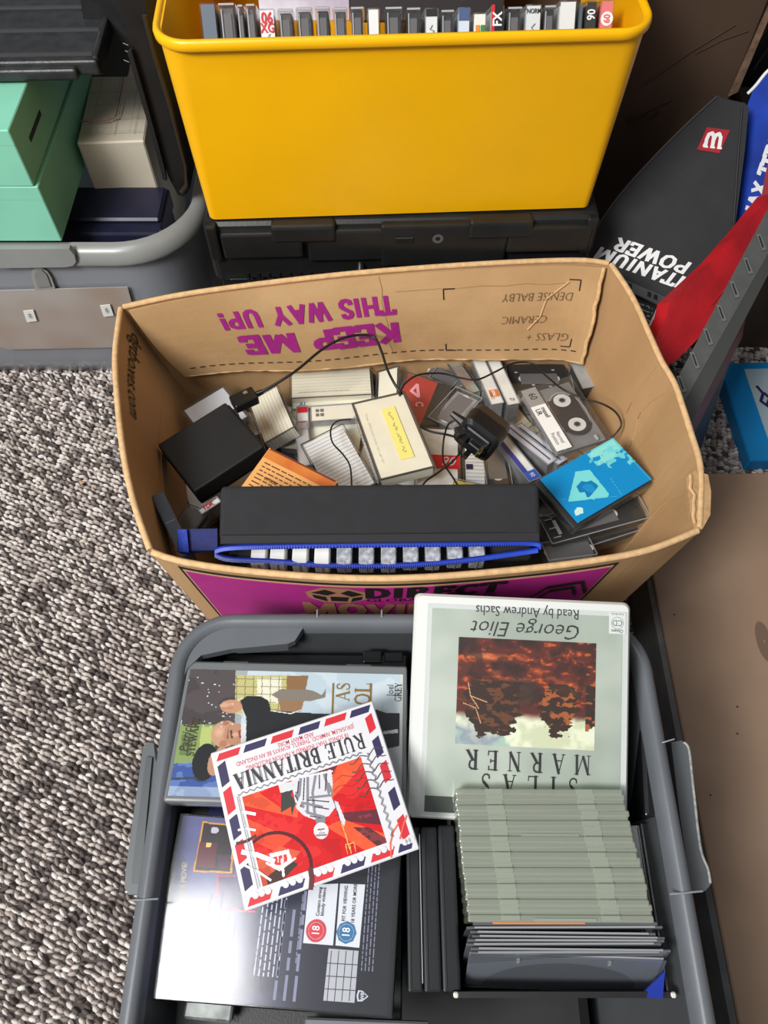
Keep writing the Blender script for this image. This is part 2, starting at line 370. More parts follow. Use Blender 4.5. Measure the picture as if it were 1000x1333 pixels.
def carpet():
    """loop pile: small domes in slanting rows, each with its own fleck colour"""
    rng = np.random.RandomState(3)
    n = 6; base = []; 
    for (r, z) in ((1.0, 0.0), (.82, .62), (.42, .95)):
        for k in range(n): a = 2*math.pi*(k+.5*(r < .9))/n; base.append((r*math.cos(a), r*math.sin(a), z))
    base.append((0, 0, 1.05)); base = np.array(base); F = []
    for q in range(2):
        for k in range(n): F.append((q*n+k, q*n+(k+1) % n, (q+1)*n+(k+1) % n, (q+1)*n+k))
    T = [(2*n+k, 2*n+(k+1) % n, 3*n) for k in range(n)]
    tri = []
    for a, b, c, d in F: tri += [(a, b, c), (a, c, d)]
    tri = np.array(tri+T)
    pos = []
    px, py = .0088, .0068
    for i in range(-130, 110):
        for j in range(-110, 240):
            x = i*px + j*py*.18 + .0012*math.sin(j*.9+i); y = j*py + (i % 2)*py*.5
            if not (-.98 < x < .9 and -.5 < y < 1.15): continue
            if x > -.145 and y < .22 and x < .19: continue       # under the tub
            if -.17 < x < .24 and .32 < y < .70: continue       # under the carton
            if x < -.33 and y > .87: continue
            if -.22 < x < .40 and y > .715: continue
            if x > .355 and y < .58: continue
            if y < -.42: continue
            pos.append((x, y))
    pos = np.array(pos); m = len(pos); pos += rng.uniform(-.0013, .0013, pos.shape)
    ang = rng.normal(-.42, .30, m); sx = rng.uniform(.0046, .0074, m); sy = rng.uniform(.0022, .0034, m); sz = rng.uniform(.0028, .0075, m)
    ca, sa = np.cos(ang), np.sin(ang)
    B = base[None]; X = B[..., 0]*sx[:, None]; Y = B[..., 1]*sy[:, None]
    V = np.stack([pos[:, :1]+X*ca[:, None]-Y*sa[:, None], pos[:, 1:]+X*sa[:, None]+Y*ca[:, None], B[..., 2]*sz[:, None]], -1).reshape(-1, 3)
    nt = (tri[None]+(np.arange(m)*len(base))[:, None, None]).reshape(-1, 3)
    me = bpy.data.meshes.new('carpet_pile'); me.vertices.add(len(V)); me.vertices.foreach_set('co', V.ravel())
    me.loops.add(nt.size); me.loops.foreach_set('vertex_index', nt.ravel().astype(np.int32))
    me.polygons.add(len(nt)); me.polygons.foreach_set('loop_start', (np.arange(len(nt))*3).astype(np.int32)); me.polygons.foreach_set('use_smooth', np.ones(len(nt), bool))
    me.update(calc_edges=True)
    pal = np.array([rgb(205, 196, 190), rgb(176, 166, 160), rgb(222, 216, 212), rgb(132, 122, 118), rgb(92, 84, 82)]); pick = rng.choice(5, m, p=[.30, .25, .15, .17, .13])
    c = np.concatenate([pal[pick], np.ones((m, 1))], 1); at = me.color_attributes.new('print', 'FLOAT_COLOR', 'POINT')
    at.data.foreach_set('color', np.repeat(c, len(base), 0).ravel())
    mt = printed('carpet_loop', .9); 
    o = bpy.data.objects.new('carpet_pile', me); COL.objects.link(o); me.materials.append(mt)
    tag(o, 'grey and beige flecked loop pile of the carpet', 'carpet', kind='stuff')
carpet()
# crumbs on the carpet
def crumb(px, py, c, nm, lab, s=.004):
    p = P(px, py, .006); bm = BM(); bmesh.ops.create_icosphere(bm, subdivisions=1, radius=s)
    for v in bm.verts: v.co = Vector((v.co.x*R.uniform(.7, 1.5), v.co.y*R.uniform(.6, 1.2), v.co.z*.5))
    o = obj(nm, bm, mat(nm+'_mat', c, .8)); o.location = p; tag(o, lab, 'scrap')
crumb(106, 628, (190, 150, 115), 'cardboard_crumb', 'tan cardboard crumb lying on the open carpet at left')
crumb(131, 527, (240, 240, 238), 'paper_scrap', 'white paper scrap on the carpet below the translucent tub')

# ================================================================= LOW BOX at right with brown board top
zt = .10
c0 = P(836, 745, zt); xl = P(845, 750, zt).x
t = thing('flat_box', 'low dark grey box topped with a plain brown board beside the tub', 'box', ((xl+.9)/2, .1, 0))
y1 = P(900, 614, zt).y; y0 = -.45
bm = BM(); box(bm, 0, (y0+y1)/2-.1, (zt-.006)/2, .9-xl, y1-y0, zt-.006, .004); obj('body', bm, mat('dark_grey_box', (120, 123, 126), .6, var=.15, vscale=25), t)
bm = BM(); box(bm, .002, (y0+y1)/2-.1, zt-.003, .9-xl-.006, y1-y0-.004, .006, .0015)
obj('brown_board', bm, mat('brown_board', (158, 132, 110), .72, c2=(142, 116, 95), vscale=5, bump=.12, bscale=70, detail=8), t)
bm = BM()
for (px, py) in ((1160-200, 955), (925, 1035), (960, 920), (878, 800)):
    p = P(px, py, zt+.0002)-Vector((t.location.x, t.location.y, 0)); ring(bm, p.x, p.y, zt+.0004, 0.0001, .0012, 8)
obj('speck', bm, black_ink, t, kind='stuff')
# stain smear
bm = BM(); p = P(995, 835, zt)-Vector((t.location.x, t.location.y, 0)); ring(bm, p.x, p.y, zt+.0003, .001, .012, 20, sx=.8, sy=2.2)
obj('stain', bm, mat('stain', (112, 90, 74), .7), t)

# ================================================================= BACK RIGHT: brown boards and boxes
brn = mat('dark_brown_board', (78, 58, 42), .8, c2=(66, 48, 34), vscale=4, bump=.3, bscale=60, stretch=(1, 1, .3))
YB = .965
ex = PY(953, 125, YB).x
t = thing('brown_carton', 'tall plain dark brown carton standing behind the yellow bin', 'box', ((ex+.0)/2, YB, 0))
bm = BM(); box(bm, 0, .16, .5, ex, .32, 1.0, .004); o_ = obj('body', bm, brn, t)
# long crease folds on its face
for (a, b) in (((838, 110), (958, 32)), ((905, 70), (975, 40)), ((818, 160), (875, 130))):
    pa, pb = PY(*a, YB-.001), PY(*b, YB-.001); bm = BM(); tube(bm, [pa, (pa+pb)/2+Vector((0, 0, .003)), pb], .0007, 5); wobj('crease', bm, mat('brown_crease', (62, 45, 33), .8), t)
bm = BM(); prism(bm, [PY(x, y, YB-.002) for x, y in ((815, 155), (828, 153), (830, 158), (842, 149), (858, 138), (856, 144), (842, 153), (828, 163), (822, 157))], (0, -.002, 0)); wobj('torn_paper', bm, mat('torn_brown', (64, 47, 35), .85), t)
bm = BM(); ed = [PY(x, y, YB-.002) for x, y in ((1003, 0), (1010, 0), (960, 118), (948, 124))]; prism(bm, ed, (0, -.003, 0)); wobj('cut_edge', bm, mat('brown_edge', (112, 88, 68), .85, var=.3, vscale=120), t)
t = thing('brown_box', 'dark brown cardboard box on the carpet behind the blue book', 'box', (.72, .90, 0))
bm = BM(); box(bm, 0, .1, .17, .42, .2, .34, .004); obj('body', bm, mat('deep_brown', (70, 55, 43), .8, var=.1, vscale=8), t)
bm = BM(); box(bm, 0, -.001, .25, .42, .002, .002); obj('seam', bm, mat('deep_seam', (50, 38, 30), .8), t)

# black shelf stuff beyond the board edge
t = thing('black_sports_bag', 'black nylon bag squeezed in behind the blue bag at the right edge', 'bag', (.62, 1.12, 0))
bm = BM(); box(bm, 0, .06, .3, .28, .1, .7, .03, seg=3); obj('body', bm, mat('black_nylon', (24, 24, 27), .55, var=.3, vscale=80), t, smooth=True)
for k in range(5):
    bm = BM(); tube(bm, [Vector((-.138+.02*k, .005, .35)), Vector((-.10+.02*k, .004, .50)), Vector((-.05+.02*k, .008, .6))], .0012, 5); obj('seam', bm, mat('grey_thread', (90, 92, 96), .5), t)

# ================================================================= RACKET BAGS
A, B, C = PY(935, 125, .925), PY(762, 322, .80), PY(872, 412, .725)
pt, n = plane3(A, B, C)
f = lambda x, y: PP(x, y, pt, n)
t = thing('racket_bag', 'black racket bag with a red square badge and white slanting capitals', 'bag', (f(860, 300).x, f(860, 300).y, f(872, 412).z-.03))
outline = [(934, 124), (941, 128), (970, 134), (975, 140), (970, 195), (963, 250), (957, 296), (915, 350), (882, 398), (868, 412), (820, 400), (770, 378), (752, 345), (757, 322), (800, 262), (850, 205), (900, 155)]
bm = prism(BM(), [f(*q) for q in outline], -n*.028); soften(bm, .003, 2)
ny = mat('black_canvas', (38, 39, 42), .75, var=.10, vscale=30, bump=.4, bscale=900)
wobj('body', bm, ny, t, smooth=False)
bm = tube(BM(), catmull([f(x, y)+n*.001 for x, y in ((933, 126), (898, 158), (848, 208), (798, 265), (758, 325))], 6), .0016, 6); wobj('piping', bm, mat('dark_piping', (62, 62, 66), .5), t, smooth=True)
bm = tube(BM(), catmull([f(x, y)+n*.001 for x, y in ((966, 140), (961, 200), (955, 292))], 6), .0012, 6); wobj('seam', bm, mat('dark_piping2', (30, 30, 33), .5), t, smooth=True)
bm = prism(BM(), [f(x, y)+n*.0008 for x, y in ((920, 166), (950, 170), (936, 200), (907, 195))], n*.0006); bd = wobj('badge', bm, mat('badge_red', (165, 22, 36), .5), t)
def plane_M(px, py, ax_px, pt, n, lift=.002):
    o = PP(px, py, pt, n); X = (PP(ax_px[0], ax_px[1], pt, n)-o).normalized(); Z = Vector(n).normalized(); Y = Z.cross(X)
    M = Matrix(((X.x, Y.x, Z.x, 0), (X.y, Y.y, Z.y, 0), (X.z, Y.z, Z.z, 0), (0, 0, 0, 1))); M.translation = o+Z*lift; return M
def wblock(parent, s, px, py, ax, pt, n, fitw, h, m=white_ink, shear=.3, sans=.2):
    M = plane_M(px, py, ax, pt, n, .0016); return wobj('lettering', serif_bm(s, h, track=.02, shear=shear, M=M, sans=sans, fitw=fitw), m, parent)
def wtext(parent, s, size, px, py, ax, pt, n, m=white_ink, lift=.002, name='lettering', **k):
    M = plane_M(px, py, ax, pt, n, lift); bm = text_bm(s, size, M=M, **k); return wobj(name, bm, m, parent)
# the badge letter: a curly w drawn with fat strokes, lying upside down
M = plane_M(928.5, 183, (900, 180), pt, n, .0018); bm = BM()
def flat_stroke(bm, pts, w, M=None):
    pts = [Vector(p).to_3d() for p in pts]
    for a, b in zip(pts, pts[1:]):
        up_ = Vector((0, 0, len(bm.faces)*1.2e-5)); a = a+up_; b = b+up_
        d = (b-a).normalized(); nn = Vector((-d.y, d.x, 0))*w/2; e = d*w*.22
        q = [a-nn-e, b-nn+e, b+nn+e, a+nn-e]; q = [(M @ v if M is not None else v) for v in q]; bm.faces.new([bm.verts.new(v) for v in q])
for x0 in (-.0085, .0): flat_stroke(bm, [(x0, .008), (x0+.0005, -.004), (x0+.003, -.008), (x0+.007, -.006), (x0+.0085, 0), (x0+.0085, .007)], .0043, M)
for x0 in (-.0085, 0, .0085): flat_stroke(bm, [(x0-.003, .0085), (x0+.002, .0085)], .0022, M)
flat_stroke(bm, [(.0085, .0), (.011, .008)], .002, M)
wobj('badge_letter', bm, white_ink, t)
def ppd(a, b, pt, n): return (PP(*a, pt, n)-PP(*b, pt, n)).length
wblock(t, 'TITANIUM', 842, 352, (797, 336), pt, n, h=.0155, fitw=ppd((776, 329), (905, 377), pt, n))
wblock(t, 'POWER', 850, 334, (805, 318), pt, n, h=.0155, fitw=ppd((801, 317), (898, 353), pt, n))
# blue bag
A, B, C = PY(1000, 90, .96), PY(968, 160, .93), PY(965, 300, .83)
pt2, n2 = plane3(A, B, C); f2 = lambda x, y: PP(x, y, pt2, n2)
t = thing('racket_sleeve', 'shiny royal blue racket sleeve behind the black racket bag', 'bag', (f2(990, 250).x, f2(990, 250).y, f2(960, 330).z-.02))
bm = prism(BM(), [f2(x, y) for x, y in ((972, 140), (980, 118), (1002, 88), (1060, 60), (1060, 330), (955, 320), (962, 240), (970, 190))], -n2*.012); soften(bm, .003)
wobj('body', bm, mat('royal_blue_nylon', (28, 62, 165), .3, var=.35, vscale=14, bump=.5, bscale=30), t)
bm = tube(BM(), catmull([f2(x, y)+n2*.001 for x, y in ((974, 122), (984, 112), (1003, 90), (1030, 76))], 6), .0022, 6); wobj('piping', bm, white_ink, t, smooth=True)
wblock(t, 'MAX TITANIUM', 1004, 203, (1024, 145), pt2, n2, m=mat('silver_print', (215, 218, 222), .4), shear=.15, sans=.24, fitw=ppd((966, 285), (1030, 105), pt2, n2), h=.017)
bm = prism(BM(), [f2(x, y)+n2*.0012 for x, y in ((1000, 215), (1030, 180), (1030, 300), (984, 300))], n2*.0015); wobj('red_panel', bm, mat('crimson_nylon', (140, 20, 35), .4), t)

# red padded cover
A, B, C = PY(1000, 275, .80), PY(870, 410, .66), PY(870, 470, .62)
p3, n3 = plane3(A, B, C); f3 = lambda x, y: PP(x, y, p3, n3)
t = thing('red_fabric_cover', 'bright red fabric cover wedged between the carton and the slotted steel strip', 'cover', (f3(900, 400).x, f3(900, 400).y, f3(865, 476).z-.02))
ot = [(1004, 252), (1040, 250), (1040, 300), (1000, 300), (960, 365), (920, 430), (880, 470), (862, 480), (852, 462), (849, 449), (868, 412), (872, 394), (930, 340), (965, 300)]
bm = prism(BM(), [f3(*q) for q in ot], -n3*.02); soften(bm, .003)
wobj('body', bm, mat('red_fabric', (186, 22, 32), .6, var=.2, vscale=20, bump=.6, bscale=500), t)
for a, b in (((925, 398), (968, 340)),):
    bm = tube(BM(), [f3(*a), f3((a[0]+b[0])/2+4, (a[1]+b[1])/2), f3(*b)], .0012, 6); wobj('fold', bm, mat('red_fold', (170, 18, 30), .6), t, smooth=True)

# manual + metal bracket
p4, n4 = P(850, 410, .265), Vector((.0, -.35, .93)).normalized(); f4 = lambda x, y: PP(x, y, p4, n4)
t = thing('paperback_manual', 'thick black paperback manual standing behind the carton', 'book', (f4(845, 420).x, f4(845, 420).y, .22))
bm = prism(BM(), [f4(x, y) for x, y in ((822, 383), (866, 404), (846, 446), (838, 425))], -n4*.03); wobj('cover', bm, mat('manual_cover', (40, 41, 44), .4), t)
bm = prism(BM(), [f4(x, y)+n4*.0005 for x, y in ((855, 401), (863, 404), (844, 445), (838, 438))], -n4*.028); wobj('pages', bm, mat('page_edges', (225, 225, 220), .8, c2=(180, 180, 176), vscale=300, stretch=(1, 8, 1)), t)
for r_ in range(5):
    M = plane_M(838, 398+r_*6, (850, 402+r_*6), p4, n4, .0008); wobj('print_line', scrib(.022, .003, .0009, r_, M, 0), mat('grey_print', (170, 172, 176), .5), t)
t = thing('steel_bracket', 'grey punched steel bracket lying along the bottom of the racket bag', 'bracket', (f4(840, 390).x, f4(840, 390).y, .31))
bm = prism(BM(), [f4(x, y)+n4*.008 for x, y in ((812, 368), (868, 392), (867, 406), (816, 382))], -n4*.004); soften(bm, .0008, 1); wobj('plate', bm, mat('dull_steel', (110, 110, 112), .35, metal=.7), t)
for (x, y) in ((818, 376), (843, 387), (851, 390.5)):
    bm = prism(BM(), [f4(x+a, y+b)+n4*.0086 for a, b in ((-2.4, -4), (2.4, -2), (1.8, 4), (-3, 2))], n4*.0004); wobj('slot', bm, blk_gloss, t)

# slotted steel strip + maroon + black strips leaning
A, B, C = P(878, 500, .30), P(893, 540, .29), PY(1000, 270, .78)
p5, n5 = plane3(A, B, C); f5 = lambda x, y: PP(x, y, p5, n5)
t = thing('slotted_steel_strip', 'dark grey steel strip with a row of raised slots leaning beside the carton', 'bracket', (f5(890, 520).x, f5(890, 520).y, f5(890, 540).z))
bm = prism(BM(), [f5(x, y) for x, y in ((878, 500), (1005, 262), (1040, 215), (1040, 250), (1003, 325), (887, 530))], -n5*.003)
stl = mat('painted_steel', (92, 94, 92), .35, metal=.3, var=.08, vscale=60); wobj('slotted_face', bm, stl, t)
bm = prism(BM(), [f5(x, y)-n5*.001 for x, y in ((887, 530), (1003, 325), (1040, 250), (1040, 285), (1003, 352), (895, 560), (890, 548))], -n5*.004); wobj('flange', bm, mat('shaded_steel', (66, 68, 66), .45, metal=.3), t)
for i in range(8):
    k = i/7.; cx, cy = 887+(1008-887)*k, 500+(285-500)*k
    bm = BM(); pts = [f5(cx-2+dx, cy+dy)+n5*.0006 for dx, dy in ((-5, -10), (1, -10), (9, 10), (3, 12))]; prism(bm, pts, n5*.0015)
    o = wobj('slot', bm, mat('slot_metal', (128, 130, 126), .3, metal=.5), t)
    bm = BM(); pts = [f5(cx-2+dx, cy+dy)+n5*.0023 for dx, dy in ((-2, -7), (0, -7), (5, 7.5), (3, 8))]; prism(bm, pts, n5*.0002); wobj('slot_opening', bm, blk_satin, o)
A, B, C = P(897, 563, .20), P(905, 600, .12), PY(965, 418, .76)
p6, n6 = plane3(A, B, C); f6 = lambda x, y: PP(x, y, p6, n6)
t = thing('maroon_file', 'maroon plastic file on edge below the slotted steel strip', 'file', (f6(930, 500).x, f6(930, 500).y, .02))
bm = prism(BM(), [f6(x, y) for x, y in ((893, 555), (965, 405), (975, 395), (966, 440), (897, 578))], -n6*.006); soften(bm, .001, 1); wobj('cover', bm, mat('maroon_plastic', (98, 22, 50), .45, var=.15, vscale=40), t)
t = thing('black_file', 'black plastic file standing beside the maroon file on the carpet', 'file', (f6(925, 550).x, f6(925, 550).y+.005, .01))
off = -n6*.012
bm = prism(BM(), [f6(x, y)+off for x, y in ((893, 575), (900, 565), (968, 430), (985, 400), (968, 455), (915, 612), (903, 612))], -n6*.008); soften(bm, .001, 1); wobj('cover', bm, blk_satin, t)
bm = tube(BM(), [f6(897, 590)+off, f6(950, 480)+off], .0015, 6); wobj('ridge', bm, mat('dark_ridge', (60, 60, 62), .4), t)

# blue book on the carpet
z = .03
M, w, l = fit(((949, 474), (1063, 470), (1073, 596), (962, 598)), z, .028)
t = thing('blue_book', 'bright blue hardback with a grey picture panel lying on carpet at right', 'book', M)
obj('cover', bx(0, 0, .014, w, l, .028, .002), mat('cyan_blue_cover', (10, 125, 190), .35, var=.06, vscale=15), t)
bm = BM(); box(bm, .012, .004, .0285, w*.62, l*.80, .0012); pn = obj('picture_panel', bm, mat('pale_panel', (160, 178, 186), .5), t, label='grey picture panel')
bm = BM()
for k in range(6): flat_stroke(bm, [(-.02+.008*k, .045-.014*k), (-.014+.008*k, .03-.01*k), (-.022+.009*k, .015-.006*k), (-.01+.006*k, -.005*k)], .005, Matrix.Translation((0, 0, .0293)))
obj('picture_lines', bm, navy_ink, t)

# ================================================================= TOOL CASE under yellow bin
L_, R_ = PY(276, 287, .735), PY(771, 272, .748)
yaw = math.atan2(R_.y-L_.y, R_.x-L_.x); cw = .465
M = Matrix.Translation(((L_.x+R_.x)/2, (L_.y+R_.y)/2, 0)) @ Matrix.Rotation(yaw, 4, 'Z')
t = thing('tool_case', 'black plastic tool case with moulded latches under the yellow bin', 'case', M)
tc_m = mat('tool_case_plastic', (25, 26, 27), .42, var=.18, vscale=30, bump=.12, bscale=250)
obj('body', bx(0, .17, .155, cw-.02, .335, .31, .012, seg=3), tc_m, t)
obj('lid', bx(0, .168, .355, cw, .345, .088, .010, seg=3), tc_m, t)
for x, w_l in ((-.15, .10), (-.055, .075)): pass
def tc_part(nm, x, z, sx, sz, d=.008, b=.003): return obj(nm, bx(x, -.006, z, sx, d*2, sz, b, seg=2), tc_m, t, smooth=False)
tc_part('latch', -.165, .372, .095, .036, .007); tc_part('latch', .175, .372, .10, .036, .007)
tc_part('lid_rib', -.052, .368, .12, .045, .005); 
lk = tc_part('lock_plate', .05, .366, .15, .06, .006)
tc_part('corner_pad', -.222, .375, .014, .05, .006); tc_part('corner_pad', .222, .375, .014, .05, .006)
obj('step_pad', bx(-.115, -.004, .388, .075, .02, .024, .004, seg=2), tc_m, t); obj('step_pad', bx(.115, -.004, .388, .075, .02, .024, .004, seg=2), tc_m, t)
hm = BM(); tube(hm, catmull([Vector((x, y, z)) for x, y, z in ((-.05, 0, .335), (-.045, -.018, .322), (0, -.022, .318), (.04, -.018, .322), (.045, 0, .335))], 6), .006, 8)
obj('handle', hm, blk_gloss, t, smooth=True)
obj('keyhole_slot', bx(.003, -.0125, .377, .022, .002, .008, .001), mat('slot_black', (6, 6, 6), .6), t)
bm = BM(); ring(bm, 0, 0, 0, .003, .0065, 20); bmesh.ops.transform(bm, matrix=Matrix.Translation((.042, -.0125, .378)) @ Matrix.Rotation(math.pi/2, 4, 'X'), verts=bm.verts); obj('lock_ring', bm, mat('grey_ring', (85, 86, 88), .3), t)
for k in range(11): obj('vent_rib', bx(-.19+.013*k, -.003, .30, .003, .006, .05), blk_gloss, t)
obj('lid_seam', bx(0, -.0085, .312, cw-.02, .012, .003, .001), blk_gloss, t)

# ================================================================= YELLOW BIN
yel = mat('yellow_plastic', (252, 186, 0), .36, var=.03, vscale=10, bump=.06, bscale=60)
zr, zb = .622, .402
FL, FR = P(186, 47, zr), P(866, 24, zr); bl, br = P(272, 286, zb), P(768, 270, zb)
yaw = math.atan2(br.y-bl.y, br.x-bl.x); X = Vector((math.cos(yaw), math.sin(yaw), 0)); Yv = Vector((-X.y, X.x, 0))
cb = (bl+br)/2; wb = (br-bl).length; wt = (FR-FL).length; dep = .33
M = Matrix.Translation(cb) @ Matrix.Rotation(yaw, 4, 'Z'); M.translation.z = zb
inv = M.inverted(); fy = ((inv @ FL)+(inv @ FR))/2
t = thing('yellow_bin', 'big bright yellow plastic bin full of cassettes on the tool case', 'bin', M)
H = zr-zb; cx = fy.x; yo = fy.y      # rim front y (local), bottom front y = 0
def sec(z, k, inset=0, r=.022):
    x0 = -wb/2*(1-k)+(cx-wt/2+.007)*k; x1 = wb/2*(1-k)+(cx+wt/2-.007)*k; y0 = (yo+.006)*k; y1 = dep+.03*k
    return rr((x0+x1)/2, (y0+y1)/2, x1-x0-2*inset, y1-y0-2*inset, r*(.35+.65*k)+.001, z)
bm = loft(BM(), [sec(0, 0), sec(H-.02, .93), sec(H-.011, .97), sec(H-.011, .97, .003), sec(H-.02, .93, .003), sec(.004, 0, .004)])
obj('body', bm, yel, t, smooth=True)
def rsec(z, o, r=.03):
    x0, x1, y0, y1 = cx-wt/2+.007, cx+wt/2-.007, yo+.006, dep+.03; o *= .5
    return rr((x0+x1)/2, (y0+y1)/2, x1-x0+2*o, y1-y0+2*o, r+o, z, 8)
bm = loft(BM(), [rsec(H-.0175, .001), rsec(H-.0180, .0085), rsec(H-.017, .0102), rsec(H-.0125, .0112), rsec(H-.0095, .0095), rsec(H-.008, .006), rsec(H-.0085, 0), rsec(H-.011, -.003), rsec(H-.018, -.005)], False, False)
obj('rim', bm, yel, t, smooth=True)
bt = t
# cassettes standing in it
tapes = [(258, 281, 3, 'slate'), (282, 306, 3, 'clear'), (307, 317, 5, 'clear'), (318, 333, 4, 'clear'), (335, 358, 11, 'gx'), (360, 382, 11, 'clear'), (384, 407, 9, 'clear'), (409, 430, 8, 'dark'),
         (432, 453, 9, 'clear'), (455, 475, 8, 'dark'), (477, 495, 10, 'white'), (500, 525, 8, 'dark'), (528, 549, 9, 'dark'), (552, 572, 10, 'white2'), (573, 593, 12, 'dark'),
         (595, 614, 9, 'blue'), (615, 635, 16, 'fruit'), (639, 658, 6, 'xf'), (660, 682, 8, 'dark'), (684, 707, 5, 'white3'), (708, 726, 6, 'dark'), (728, 753, 0, 'white'), (754, 762, 2, 'slate'), (763, 780, 0, 'ninety'), (782, 802, -1, 'pink')]
desc = {'slate': 'slate blue plastic cassette case', 'clear': 'clear cassette case with smoky tape inside', 'dark': 'dark smoky cassette case', 'gx': 'cassette with a white and red ninety spine', 'white': 'cassette with a blank white spine',
        'white2': 'cassette with handwriting on its white spine', 'blue': 'cassette with a blue edged white spine', 'fruit': 'short white spine with small orange and green marks', 'xf': 'cassette with red and black lettering over a white spine',
        'white3': 'cassette with a dark top band over a white spine', 'ninety': 'cassette with a black spine and white lower label', 'pink': 'salmon pink cassette spine'}
spinec = {'slate': (78, 92, 108), 'clear': (74, 66, 64), 'dark': (40, 38, 40), 'gx': (232, 232, 230), 'white': (232, 232, 230), 'white2': (226, 228, 228), 'blue': (214, 222, 236), 'fruit': (236, 236, 228), 'xf': (228, 226, 224), 'white3': (222, 224, 226), 'ninety': (30, 28, 30), 'pink': (232, 120, 122)}
Mb = M
